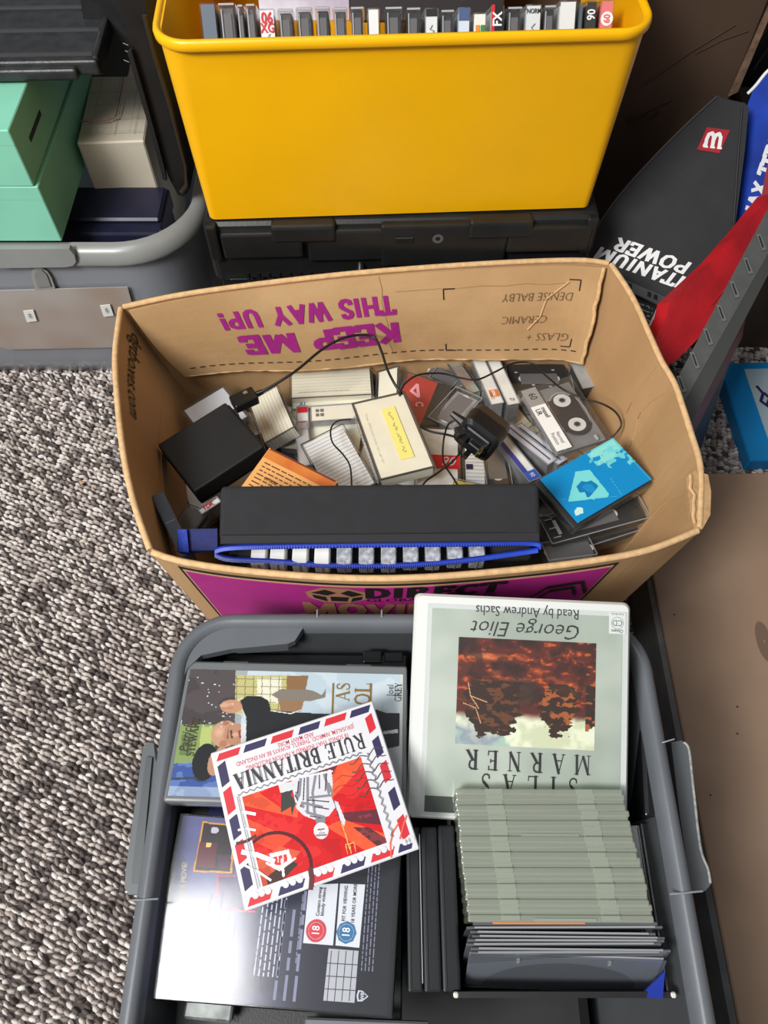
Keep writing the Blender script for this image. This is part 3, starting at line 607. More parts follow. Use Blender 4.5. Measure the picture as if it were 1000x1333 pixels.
for i, (x0, x1, yt, kd) in enumerate(tapes):
    Yw = (Mb @ Vector((0, yo+.062, 0))).y + ((x0+x1)/2-500)*.00006
    a, b = PY(x0+.6, yt, Yw), PY(x1-.6, yt, Yw); wd = (b-a).length; top = a.z; hh = .07; 
    left = tapes[i-1][3] if i else None; right = tapes[i+1][3] if i+1 < len(tapes) else None
    where = ('at the left end of the yellow bin row' if i == 0 else 'at the right end of the yellow bin row' if right is None else 'in the yellow bin between the %s and the %s' % (desc[left].split(' with ')[0].replace('cassette case', 'case') + ' before it', 'next'))
    lab = {0: 'slate blue case at the left end of the yellow bin row', 24: 'salmon pink cassette spine at the right end of the yellow bin row', 1: 'wide clear case right of the slate blue case in the yellow bin', 2: 'thin clear case third from left in the yellow bin', 3: 'clear case just left of the red and white spine in the yellow bin',
           4: 'white spine with red marks in the left half of the yellow bin', 5: 'clear case just right of the red and white spine in the yellow bin', 6: 'clear case seventh from left in the yellow bin', 7: 'dark case eighth from left in the yellow bin', 8: 'clear case second left of the middle white spine in the yellow bin',
           9: 'dark case just left of the blank white spine mid row in the yellow bin', 10: 'blank narrow white spine in the middle of the yellow bin row', 11: 'dark case just right of the blank white mid row spine', 12: 'dark case just left of the handwritten white spine in the yellow bin',
           13: 'handwritten white spine right of middle in the yellow bin', 14: 'dark case between the handwritten and the blue edged spines', 15: 'blue edged white cassette spine in the yellow bin', 16: 'short white spine with orange and green marks in the yellow bin',
           17: 'red and black lettered spine with white lower half in the yellow bin', 18: 'dark case just right of the red and black lettered spine', 19: 'white spine with dark top band in the yellow bin', 20: 'dark case just left of the widest white spine in the yellow bin',
           21: 'widest blank white spine near the right end of the yellow bin', 22: 'thin slate case beside the widest white spine in the yellow bin', 23: 'black spine with a white lower label beside the pink one'}[i]
    lean = R.uniform(-.03, .03)
    tt = thing('cassette_case', lab, 'cassette', Matrix.Translation(((a.x+b.x)/2, Yw, top)) @ Matrix.Rotation(yaw, 4, 'Z') @ Matrix.Rotation(-.6, 4, 'X') @ Matrix.Translation((0, 0, -hh)), 'cassettes standing in the yellow bin')
    core = mat('tape_'+kd, spinec[kd], .35, var=(.5 if kd in ('clear', 'dark') else .03), vscale=160)
    obj('cassette', bx(0, .052, hh/2-.001, wd-.0035, .098, hh-.005, .001), core, tt)
    obj('case', bx(0, .052, hh/2, wd, .104, hh, .0012), clr, tt)
    if kd in ('clear', 'dark'):
        obj('reel_window', bx(0, .0022, hh-.022, wd*.45, .001, .026), mat('smoky_window', (105, 102, 104), .2), tt)
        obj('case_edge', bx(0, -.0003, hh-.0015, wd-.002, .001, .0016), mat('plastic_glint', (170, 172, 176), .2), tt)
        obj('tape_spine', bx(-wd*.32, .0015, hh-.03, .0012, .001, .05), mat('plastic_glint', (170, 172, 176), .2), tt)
    else:
        obj('spine_card', bx(0, .0006, hh/2, wd-.003, .001, hh-.003), mat('spine_'+kd, spinec[kd], .5), tt)
        RX = lambda x, z, y=-.0008: Matrix.Translation((x, y, z)) @ Matrix.Rotation(math.pi/2, 4, 'X')
        if kd == 'gx':
            obj('lettering', text_bm('90', .013, bold=.03, rot=math.pi, M=RX(0, hh-.007)), red_ink, tt); obj('lettering', text_bm('XG', .011, bold=.03, rot=0, M=RX(0, hh-.016)), red_ink, tt)
            obj('handwriting', scrib(.025, .006, .0008, 5, RX(0, hh-.034), math.pi/2), mat('pen_grey', (120, 124, 134), .6), tt)
        elif kd == 'xf':
            obj('colour_band', bx(0, -.0004, hh-.012, wd-.003, .0008, .024), blk_satin, tt); obj('colour_band', bx(-wd/2+.002, -.0006, hh-.015, .003, .0008, .03), red_ink, tt); obj('lettering', text_bm('FX', .012, bold=.03, rot=math.pi/2, M=RX(0, hh-.012, -.0012)), white_ink, tt)
        elif kd == 'ninety':
            obj('label', bx(0, -.0004, hh-.04, wd-.003, .0008, .03), white_ink, tt); obj('lettering', text_bm('90', .011, bold=.02, rot=math.pi/2, M=RX(0, hh-.012)), white_ink, tt); obj('lettering', text_bm("'87", .011, rot=math.pi, M=RX(0, hh-.034, -.0012)), black_ink, tt)
        elif kd == 'pink':
            bm = ring(BM(), 0, 0, 0, .0, .006, 20); bmesh.ops.transform(bm, matrix=RX(0, hh-.016), verts=bm.verts); obj('spot', bm, white_ink, tt); obj('lettering', text_bm('60', .009, rot=math.pi/2, bold=.02, M=RX(0, hh-.016, -.0014)), mat('pink_ink', (222, 90, 95), .5), tt)
        elif kd == 'fruit':
            for q, c in ((-.002, (226, 140, 40)), (.003, (60, 130, 60))): obj('mark', bx(q, -.0004, hh-.014, .004, .0008, .007), mat('mark%d' % c[0], c, .5), tt)
        elif kd == 'blue': obj('colour_band', bx(0, -.0004, hh-.006, wd-.003, .0008, .01), mat('slate_blue', (70, 90, 130), .5), tt)
        elif kd == 'white3': obj('lettering', text_bm('NORM', .0055, bold=.02, M=RX(0, hh-.006)), black_ink, tt); obj('handwriting', scrib(.03, .006, .0008, 6, RX(0, hh-.032), math.pi/2), mat('pen_grey', (120, 124, 134), .6), tt)
        elif kd == 'white2': obj('handwriting', scrib(.03, .006, .0008, 7, RX(0, hh-.03), math.pi/2), mat('pen_grey', (120, 124, 134), .6), tt); obj('colour_band', bx(0, -.0004, hh-.004, wd-.003, .0008, .006), blk_satin, tt)
# second row lying behind: a pale picture card and dark cassette faces
Yw = (Mb @ Vector((0, yo+.16, 0))).y
M = Matrix.Translation((PY(412, 8, Yw).x, Yw, .56)) @ Matrix.Rotation(-.35, 4, 'X')
tt = thing('picture_card', 'pale lilac picture sleeve standing behind the front row in the yellow bin', 'card', M); obj('card', bx(0, .01, .05, .125, .004, .13, .0008), mat('lilac_card', (186, 170, 186), .4, c2=(224, 218, 226), vscale=18), tt)
M = Matrix.Translation((PY(555, 8, Yw).x, Yw-.01, .565)) @ Matrix.Rotation(-.5, 4, 'X')
tt = thing('cassette', 'dark cassette with gold numerals behind the front row in the yellow bin', 'cassette', M)
obj('body', bx(0, .012, .04, .165, .012, .11, .002), mat('dark_shell', (48, 42, 42), .3), tt)
for x in (-.045, .03): 
    bm = ring(BM(), 0, 0, 0, .004, .014, 24); bmesh.ops.transform(bm, matrix=Matrix.Translation((x, .0055, .075)) @ Matrix.Rotation(math.pi/2, 4, 'X'), verts=bm.verts); obj('hub', bm, mat('hub_white', (215, 212, 206), .4), tt)
obj('lettering', text_bm('90', .017, shear=.3, rot=math.pi, M=Matrix.Translation((-.062, .005, .08)) @ Matrix.Rotation(math.pi/2, 4, 'X')), mat('gold_print', (205, 190, 140), .4), tt)
obj('lettering', text_bm('70', .014, shear=.3, rot=math.pi, M=Matrix.Translation((-.01, .005, .078)) @ Matrix.Rotation(math.pi/2, 4, 'X')), mat('gold_print', (205, 190, 140), .4), tt)
p = PY(232, 40, Yw-.03); tt = thing('paper_slip', 'tiny torn buff paper slip stuck inside the left corner of the yellow bin', 'scrap', (p.x, Yw-.0, zr-.055)); obj('slip', bx(0, 0, .02, .013, .001, .04), mat('buff_paper', (196, 160, 108), .8), tt)
# ================================================================= LEFT: translucent tub and what is on it
zr = .29
XR, YF, YB2, XL = -.252, .812, 1.25, -1.05
tm = clear('milky_tub_plastic', (226, 230, 236), .3, .55, (176, 182, 190))
rimm = mat('milky_rim_plastic', (142, 144, 142), .3, var=.06, vscale=12, alpha=1.0)
t = thing('translucent_tub', 'cloudy grey translucent storage tub on the carpet at left', 'tub', ((XR+XL)/2, (YF+YB2)/2, 0))
cx0, cy0 = 0, 0; W, L = XR-XL, YB2-YF
S = lambda z, o, r=.11: rr(0, 0, W+2*o, L+2*o, r+o, z, 10)
bm = loft(BM(), [S(.002, -.05, .09), S(.006, -.035), S(.03, -.03), S(zr-.05, -.008), S(zr-.018, -.004)], True, False); obj('body', bm, tm, t, smooth=True)
bm = loft(BM(), [S(.008, -.055, .09), S(.03, -.04), S(zr-.05, -.016)], True, False); obj('inner_wall', bm, mat('tub_inner', (172, 176, 184), .6), t, smooth=True)
bm = loft(BM(), [S(zr-.024, -.008), S(zr-.025, .003), S(zr-.020, .005), S(zr-.008, .001), S(zr, -.006), S(zr+.001, -.014), S(zr-.01, -.020), S(zr-.03, -.022)], False, False); obj('rim', bm, rimm, t, smooth=True)
# stepped front lip (a longer skirt to the left)
fr = lambda x, y, Y=YF-.008: PY(x, y, Y)
bm = prism(BM(), [fr(-60, 325), fr(90, 324), fr(97, 333), fr(99, 341), fr(95, 346), fr(85, 348), fr(-60, 350)], (0, .008, 0)); soften(bm, .002, 2); wobj('rim_skirt', bm, rimm, t)
# embossed arch plaque + window label area
bp = Vector((0, -.03, 0))
def tf(x, y, lift=0.0): # front wall sloping plane
    return PP(x, y, Vector((0, YF+.005-lift, zr-.05)), Vector((0, -1, -.09)))
bm = prism(BM(), [tf(x, y, .002) for x, y in ((41, 360), (41, 352), (45, 349), (54, 349), (62, 354), (67, 362), (72, 376), (46, 378))], (0, .002, 0)); wobj('arch_plaque', bm, mat('plaque_plastic', (156, 156, 152), .4), t)
bm = prism(BM(), [tf(x, y, .004) for x, y in ((45, 360), (46, 354), (54, 352), (60, 357), (63, 364), (66, 373), (49, 375))], (0, .001, 0)); wobj('arch_inset', bm, mat('plaque_inset', (134, 136, 136), .4), t)
bm = prism(BM(), [tf(x, y, .002) for x, y in ((-60, 380), (166, 374), (172, 396), (174, 425), (160, 452), (10, 455), (-60, 430))], (0, .0015, 0)); wobj('pale_sheet', bm, mat('pale_sheet', (172, 166, 160), .5, c2=(158, 136, 122), vscale=7, thr=(.45, .75), detail=2), t, label='pale paper showing through the cloudy wall')
for (x, y) in ((40, 411), (140, 404)):
    bm = prism(BM(), [tf(x+a, y+b, .005) for a, b in ((-10, -6), (3, -7.5), (8, 7), (-5, 8.5))], (0, .001, 0)); s_ = wobj('price_sticker', bm, mat('sticker_white', (232, 232, 228), .6), t)
    pl = (tf(x, y, .0055), Vector((0, -1, -.09)).normalized()); M = plane_M(x-1, y, (x+2, y+10), pl[0], pl[1], .0008)
    wobj('digits', text_bm('4.331', .006, bold=.02, M=M), black_ink, s_)
# mint boxes
mint = mat('mint_card', (132, 204, 176), .6, var=.04, vscale=12)
def mintbox(lab, x1, y0, z0, z1, notch=False, yaw=0):
    t = thing('mint_box', lab, 'box', Matrix.Translation((x1-.18, y0, z0)) @ Matrix.Rotation(yaw, 4, 'Z'), 'mint green boxes'); h = z1-z0
    obj('body', bx(0, .16, h/2-.005, .352, .315, h-.010, .0012), mint, t)
    obj('lid', bx(0, .16, h-.010, .3525, .3155, .020, .0012), mint, t)
    if notch: obj('handle_slot', bx(.1763, .07, .035, .001, .055, .006, .0), mat('slot_black', (6, 6, 6), .6), t)
    return t
mb1 = mintbox('lower mint green cardboard box resting on the translucent tub rim', -.420, .812, .302, .385)
mb2 = mintbox('upper mint green cardboard box with a dark slot, on the lower mint box', -.424, .811, .386, .46, True)
# black ribbed lid
Yf = .80; zt = .515
t = thing('ribbed_black_lid', 'black ribbed plastic lid lying on top of the mint boxes', 'lid', Matrix.Translation((-.548, .905, .462)) @ Matrix.Rotation(.03, 4, 'Z'))
rb = mat('ribbed_black', (44, 45, 47), .4, var=.25, vscale=60, bump=.3, bscale=300)
obj('slab', bx(0, .20, .012, .42, .40, .018, .004, seg=3), rb, t, smooth=False)
for k in range(7):
    obj('ridge', bx(0, .012+.052*k, .022, .41, .006, .005, .0020, seg=2), mat('ridge_black', (60, 61, 63), .25), t)
obj('front_lip', bx(-.01, -.003, .009, .39, .012, .014, .004, seg=3), rb, t)
obj('side_rail', bx(.207, .2, .012, .008, .39, .024, .003, seg=2), rb, t)
# curved black lid standing + brown inside
t = thing('curved_black_panel', 'curved black plastic panel standing between the beige box and the yellow bin', 'panel', (PY(225, 200, .93).x, .93, .25))
edge = [(150, -12), (166, 40), (170, 62), (180, 95), (194, 150), (208, 200), (220, 232), (232, 254), (240, 256), (247, 248), (238, 205), (224, 150), (210, 95), (200, 50), (192, 20), (186, -12)]
bm = prism(BM(), [PY(x, y, .905+.0*x) for x, y in edge], (0, .16, 0)); soften(bm, .003, 2); wobj('shell', bm, mat('thin_black_sheet', (23, 22, 22), .45, var=.3, vscale=20), t)
bm = prism(BM(), [PY(x, y, .902) for x, y in ((167, 65), (172, 62), (186, 110), (200, 160), (214, 212), (218, 232), (213, 230), (198, 172), (180, 112))], (0, -.006, 0)); soften(bm, .001, 1); wobj('front_edge', bm, blk_satin, t)
bm = tube(BM(), [PY(x, y, .899) for x, y in ((188, 20), (202, 75), (222, 140), (242, 215), (243, 240), (236, 250))], .003, 6); wobj('curved_rib', bm, mat('brownish_black', (52, 44, 32), .35), t, smooth=True)
for (x, y) in ((160, 56), (163, 66), (161, 78)):
    bm = tube(BM(), [PY(x, y, .899), PY(x+7, y+3, .898)], .0004, 4); wobj('frayed_thread', bm, mat('pale_thread', (150, 146, 140), .6), t)
# black sheet behind lid
t = thing('black_board', 'matt black board behind the ribbed lid and the beige box', 'board', (PY(155, 40, 1.0).x, 1.02, .3))
bm = prism(BM(), [PY(x, y, 1.0) for x, y in ((100, -30), (178, -30), (172, 60), (166, 100), (120, 100))], (0, .012, 0)); wobj('board', bm, mat('matt_black', (27, 27, 28), .6, var=.3, vscale=60), t)
# beige printed box
t = thing('beige_box', 'beige box with faint red and grey line printing inside the translucent tub', 'box', Matrix.Translation((-.325, .955, .14)) @ Matrix.Rotation(.06, 4, 'Z'))
bg = mat('beige_card', (206, 196, 176), .6, var=.05, vscale=8)
obj('body', bx(-.045, .13, .105, .09, .26, .21, .002), bg, t); obj('lid', bx(-.045, .13, .207, .0905, .2605, .008, .002), bg, t)
bm = BM(); z_ = .2186
tube(bm, catmull([Vector(p) for p in ((-.088, .036, z_), (-.062, .035, z_), (-.046, .04, z_), (-.040, .055, z_), (-.040, .16, z_))], 6), .0009, 4); obj('red_frame', bm, mat('faded_red', (158, 96, 88), .6), t)
bm = BM()
for k in range(3): flat_stroke(bm, [(-.07+.026*k, .008), (-.07+.026*k, .2)], .0008, Matrix.Translation((0, 0, z_)))
for k in range(5): flat_stroke(bm, [(-.088, .012+.03*k), (-.004, .012+.03*k)], .0008, Matrix.Translation((0, 0, z_)))
obj('grid_lines', bm, mat('faint_grey', (160, 152, 138), .6), t)
# navy box
t = thing('navy_box', 'flat navy blue box lying in the translucent tub before the beige box', 'box', (-.43, .90, .135))
nv = mat('navy_board', (26, 28, 52), .45, var=.1, vscale=40)
obj('base', bx(0, .01, .06, .235, .09, .12, .002), nv, t); obj('lid', bx(0, .012, .1225, .24, .096, .03, .003, seg=2), nv, t); obj('lid_step', bx(0, .02, .141, .236, .07, .008, .003), nv, t)
obj('metal_corner', bx(.118, -.03, .125, .006, .012, .024, .002), mat('corner_steel', (120, 122, 128), .3, metal=.8), t)

# ================================================================= CARTON
ZR = .35
def polyP(pts, zs): return [P(x, y, z) for (x, y), z in zip(pts, zs)]
frontT = polyP([(199, 716), (232, 727), (300, 738), (400, 747), (480, 750), (560, 748), (650, 741), (750, 730), (840, 714), (907, 688)], [.35]*10)
backT = polyP([(160, 402), (230, 387), (320, 374), (430, 361), (520, 353), (620, 346), (700, 342), (760, 341), (793, 345)], [.35]*9)
leftT = polyP([(199, 716), (178, 655), (164, 590), (156, 520), (153, 460), (160, 402)], [.35, .352, .354, .354, .352, .35])
rightT = polyP([(793, 345), (821, 388), (844, 439), (859, 472), (875, 499), (886, 531), (897, 566), (909, 612), (907, 688)], [.35]*9)
bLF, bRF, bRB, bLB = Vector((-.155, .315, 0)), Vector((.20, .32, 0)), Vector((.235, .66, 0)), Vector((-.22, .655, 0))
def samp(pl, u):
    pl = catmull(pl, 6); d = [0]
    for a, b in zip(pl, pl[1:]): d.append(d[-1]+(b-a).length)
    s = u*d[-1]
    for i in range(len(pl)-1):
        if s <= d[i+1]+1e-9: return pl[i].lerp(pl[i+1], (s-d[i])/max(1e-9, d[i+1]-d[i]))
    return pl[-1]
class Wall:
    def __init__(s, top, b0, b1, bulge, th=.005):
        s.top, s.b0, s.b1, s.bulge, s.th = top, b0, b1, bulge, th; s.tops = {}
        c = (samp(top, .5)+(b0+b1)/2)/2; mid = (bLF+bRF+bRB+bLB)/4; d = c-mid; d.z = 0; s.out = d.normalized()
    def at(s, u, v, out=0.0):
        """u along the wall, v = 0 rim, 1 floor"""
        k = round(u, 4)
        if k not in s.tops: s.tops[k] = samp(s.top, u)
        T = s.tops[k]; B = s.b0.lerp(s.b1, u); ve = v**.85
        p = T.lerp(B, v); p = p + s.out*(s.bulge*math.sin(math.pi*v)*math.sin(math.pi*u)); return p + s.out*out
    def bm(s, nu=28, nv=10, u0=0, u1=1, v0=0, v1=1, outs=(0, None)):
        bm = BM(); a, b = outs[0], (s.th if outs[1] is None else outs[1])
        G = [[[bm.verts.new(s.at(u0+(u1-u0)*i/nu, v0+(v1-v0)*j/nv, o)) for j in range(nv+1)] for i in range(nu+1)] for o in (a, b)]
        for g in G:
            for i in range(nu):
                for j in range(nv): bm.faces.new((g[i][j], g[i+1][j], g[i+1][j+1], g[i][j+1]))
        A, B = G
        for i in range(nu):
            for j in (0, nv): bm.faces.new((A[i][j], A[i+1][j], B[i+1][j], B[i][j]))
        for j in range(nv):
            for i in (0, nu): bm.faces.new((A[i][j], A[i][j+1], B[i][j+1], B[i][j]))
        return bm
    def skin(s, name, polyuv, m, parent, out, n=1):
        bm = BM(); bm.faces.new([bm.verts.new(s.at(u, v, out)) for u, v in polyuv]); return wobj(name, bm, m, parent)
    def text(s, name, bmt, m, parent, u0, v0, su, sv, out):
        """bmt is a flat text mesh about the origin; x -> u, y -> -v"""
        for v in bmt.verts: v.co = s.at(u0+v.co.x*su, v0-v.co.y*sv, out)
        return wobj(name, bmt, m, parent)
ct = thing('cardboard_carton', 'open brown cardboard carton with purple printing full of cassettes', 'box', ((bLF+bRB)/2))
WF = Wall(frontT, bLF, bRF, .004); WB = Wall(backT, bLB, bRB, .0); WL = Wall(leftT, bLF, bLB, .008); WR = Wall(rightT, bRB, bRF, .012)
fw = wobj('front_wall', WF.bm(40, 10), kraft, ct); bw = wobj('back_wall', WB.bm(), kraft, ct); lw = wobj('left_wall', WL.bm(), kraft, ct); rw = wobj('right_wall', WR.bm(), kraft, ct)
bm = BM(); bm.faces.new([bm.verts.new(p+Vector((0, 0, .006))) for p in (bLF, bRF, bRB, bLB)]); wobj('carton_floor', bm, kraft, ct)
# cut top edges: paler, a soft rounded strip
for Wl, nm in ((WF, 'rim_edge'), (WB, 'rim_edge'), (WL, 'rim_edge'), (WR, 'rim_edge')):
    wobj(nm, tube(BM(), [Wl.at(k/40., 0, .0025)+Vector((0, 0, .0002)) for k in range(41)], .0034, 8), kraft_edge, ct, smooth=True)
# printed front panel
def uvpanel(W, name, u0, u1, v0, v1, m, out, parent, nu=40, nv=8):
    return wobj(name, W.bm(nu, nv, u0, u1, v0, v1, (out, out+.0004)), m, parent)
uvpanel(WF, 'black_border', .045, .845, .018, .93, black_ink, .0054, ct)
uvpanel(WF, 'kraft_line', .052, .838, .028, .93, mat('plain_kraft', (190, 152, 108), .8), .0060, ct)
uvpanel(WF, 'magenta_panel', .056, .834, .033, .93, mat('magenta_panel', (176, 40, 132), .5, var=.06, vscale=30), .0066, ct)
Wd = (frontT[-1]-frontT[0]).length
def ftext(s, size, u, v, sx=1.0, m=black_ink, **k):
    return WF.text('lettering', text_bm(s, size, sx=sx, **k), m, ct, u, v, 1/Wd, 1/.36, .0078)
ftext('GLOBAL TRADING', .013, .51, .110, fitw=.13, fith=.007)
def fblock(s, h, u, v, fitw, m=black_ink, sans=.24): return WF.text('lettering', serif_bm(s, h, track=.03, sans=sans, fitw=fitw), m, ct, u, v, 1/Wd, 1/.36, .0078)
gold_ink = mat('kraft_ink', (165, 118, 88), .7)
fblock('DIRECT', .022, .51, .064, .135); fblock('MOVING', .027, .42, .180, .17, gold_ink, .26); fblock('BOXES', .027, .42, .285, .15, gold_ink, .26)
# hexagonal box emblem
def fpoly(pts, m, out, name='emblem'):
    bm = BM(); bm.faces.new([bm.verts.new(WF.at(u, (v-.07)*.72+.036, out)) for u, v in pts]); return wobj(name, bm, m, ct)
fpoly([(.272, .12), (.305, .07), (.355, .07), (.392, .11), (.386, .165), (.352, .205), (.305, .205), (.276, .17)], gold_ink, .0076)
fpoly([(.283, .118), (.31, .083), (.33, .11), (.312, .135)], black_ink, .0082); fpoly([(.338, .11), (.352, .083), (.380, .118), (.358, .14)], black_ink, .0082)
fpoly([(.284, .135), (.308, .15), (.31, .19), (.287, .165)], black_ink, .0082); fpoly([(.378, .135), (.36, .15), (.355, .19), (.376, .165)], black_ink, .0082); fpoly([(.318, .145), (.352, .145), (.348, .185), (.318, .185)], black_ink, .0082)
bm = BM()
for k, r0 in enumerate((.075, .05)):
    pts = [(.765+r0*math.cos(a)*.85, .17-r0*math.sin(a)*1.3) for a in [math.radians(q) for q in (180, 125, 60, 0)]]
    for a, b in zip(pts, pts[1:]):
        bm.faces.new([bm.verts.new(WF.at(u, v, .0084)) for u, v in (a, b, (b[0], b[1]+.02), (a[0], a[1]+.02))])
wobj('emblem', bm, black_ink, ct, label='black hexagon emblem on the purple panel')
# inside back flap
FT = [WB.at(.012+.976*k/12., 0, -.006) for k in range(13)]
FBp = [P(x, y, z) for (x, y), z in zip([(240, 490), (300, 486), (380, 481), (460, 476), (520, 472), (580, 468), (640, 466), (700, 467), (738, 471), (759, 476)], [.235, .232, .23, .228, .226, .225, .225, .226, .228, .23])]
class Flap(Wall):
    def at(s, u, v, out=0.0):
        if (u, 't') not in s.tops: s.tops[(u, 't')] = samp(FT, u); s.tops[(u, 'b')] = samp(FBp, u)
        T, B = s.tops[(u, 't')], s.tops[(u, 'b')]; p = T.lerp(B, v); p = p+Vector((0, -.006*math.sin(math.pi*v)+.003*math.sin(u*14)*v, 0)); return p+Vector((.0, -.85, .3))*out
FP = Flap(FT, bLB, bRB, 0, .005)
fpn = wobj('folded_flap', FP.bm(50, 8, outs=(-.004, 0)), mat('kraft_flap', (200, 162, 116), .78, c2=(184, 146, 100), vscale=10, bump=.25, bscale=150), ct)
wobj('flap_edge', tube(BM(), [FP.at(k/60., 1.0, -.002)+Vector((0, R.uniform(-.0006, .0006), R.uniform(-.0006, .0006))) for k in range(61)], .0022, 6), kraft_edge, ct, smooth=True)
wobj('flap_edge', tube(BM(), [FP.at(.997+R.uniform(-.003, .003), k/14., -.001) for k in range(15)], .0026, 6), kraft_edge, ct, smooth=True)
Wf = .56
def bblock(s, h, u, v, fitw, sans=.21):
    return FP.text('lettering', serif_bm(s, h, rot=math.pi, track=.0, sans=sans, fitw=fitw), magenta, fpn, u, v, 1/Wf, 1/.135, .0016)
def btext(s, size, u, v, sx=1.0, m=magenta, rot=math.pi, **k):
    k.setdefault('bold', .024); return FP.text('lettering', text_bm(s, size, sx=sx, rot=rot, **k), m, fpn, u, v, 1/Wf, 1/.135, .0018)
bblock('KEEP ME', .031, .368, .60, .205, .24); bblock('THIS WAY UP!', .025, .352, .285, .215)
# perforation dashes and crop marks, handwriting
def dash(pts, w=.0012, name='dash', m=black_ink):
    bm = BM()
    for (u0, v0, u1, v1) in pts:
        a, b = FP.at(u0, v0, .001), FP.at(u1, v1, .001); d = (b-a).normalized(); nn = d.cross(Vector((0, -.85, .3))).normalized()*w/2
        bm.faces.new([bm.verts.new(q) for q in (a-nn, b-nn, b+nn, a+nn)])
    return wobj(name, bm, m, fpn, kind='stuff')
dash([(.03+.0233*k, .865, .03+.0233*k+.013, .865) for k in range(41)], .0014, 'perforation')
dash([(.655, .165, .68, .165), (.655, .165, .655, .27), (.655, .78, .655, .89-.02), (.655, .87, .68, .87), (.955, .12, .93, .12), (.955, .12, .955, .22), (.958, .82, .935, .82), (.958, .72, .958, .82)], .0014, 'crop_mark')
for s_, u, v, sz in (('GLASS +', .90, .70, .021), ('CERAMIC', .84, .50, .019), ('DENISE BALBY', .865, .27, .0185)):
    FP.text('handwriting', text_bm(s_, sz*.85, sx=1.05, rot=math.pi, shear=.15, bold=-.018), brown_ink, fpn, u, v, 1/Wf, 1/.135, .002)
# creases
bm = BM(); tube(bm, [FP.at(.52, k/8., .0002)+Vector((.0015*math.sin(k*2), 0, 0)) for k in range(8)], .0006, 5); wobj('crease', bm, kraft, fpn, smooth=True)
bm = BM(); tube(bm, [FP.at(.55+.0475*k, .155+.01*math.sin(k*3), .0006) for k in range(9)], .0006, 5); wobj('crease', bm, kraft, fpn, smooth=True)
bm = BM(); tube(bm, [FP.at(u, v, .0012) for u, v in ((.93, .14), (.885, .30), (.875, .48), (.85, .62))], .0012, 5); wobj('crease', bm, mat('kraft_light', (204, 168, 126), .8), fpn, smooth=True)
# right wall creases, torn corner
for pts in (((.50, .05), (.46, .18), (.50, .3), (.45, .5)), ((.42, .02), (.40, .2), (.44, .42)), ((.72, .05), (.70, .25), (.66, .45)), ((.85, .06), (.80, .2), (.82, .4))):
    bm = tube(BM(), catmull([WR.at(u, v, -.0002) for u, v in pts], 5), .0007, 5); wobj('crease', bm, kraft, rw, smooth=True)
bm = BM(); zz = [P(x, y, .352) for x, y in ((893, 622), (905, 612), (922, 618), (926, 640), (925, 670), (915, 688), (904, 690), (898, 660))]; prism(bm, zz, (0, 0, -.008)); soften(bm, .0015, 1); wobj('torn_corner', bm, mat('kraft_torn', (182, 146, 102), .85, var=.12, vscale=120), ct)
bm = tube(BM(), [P(x+R.uniform(-2, 2), y, .3535) for x, y in zip((897, 900, 899, 903, 902, 905, 904, 906), range(618, 690, 9))], .0016, 5); wobj('torn_liner', bm, kraft_edge, ct, smooth=True)
# left wall lettering, seam
WL.text('lettering', text_bm('dgtboxes.com', .036, fitw=.125, rot=math.pi), black_ink, lw, .765, .09, 1/.33, 1/.36, -.0012)
for v in (.22, .40):
    bm = tube(BM(), [WL.at(k/10., v+.10*(k/10.)-.0, -.0005) for k in range(1, 10)], .0006, 5); wobj('crease', bm, kraft, lw, smooth=True)

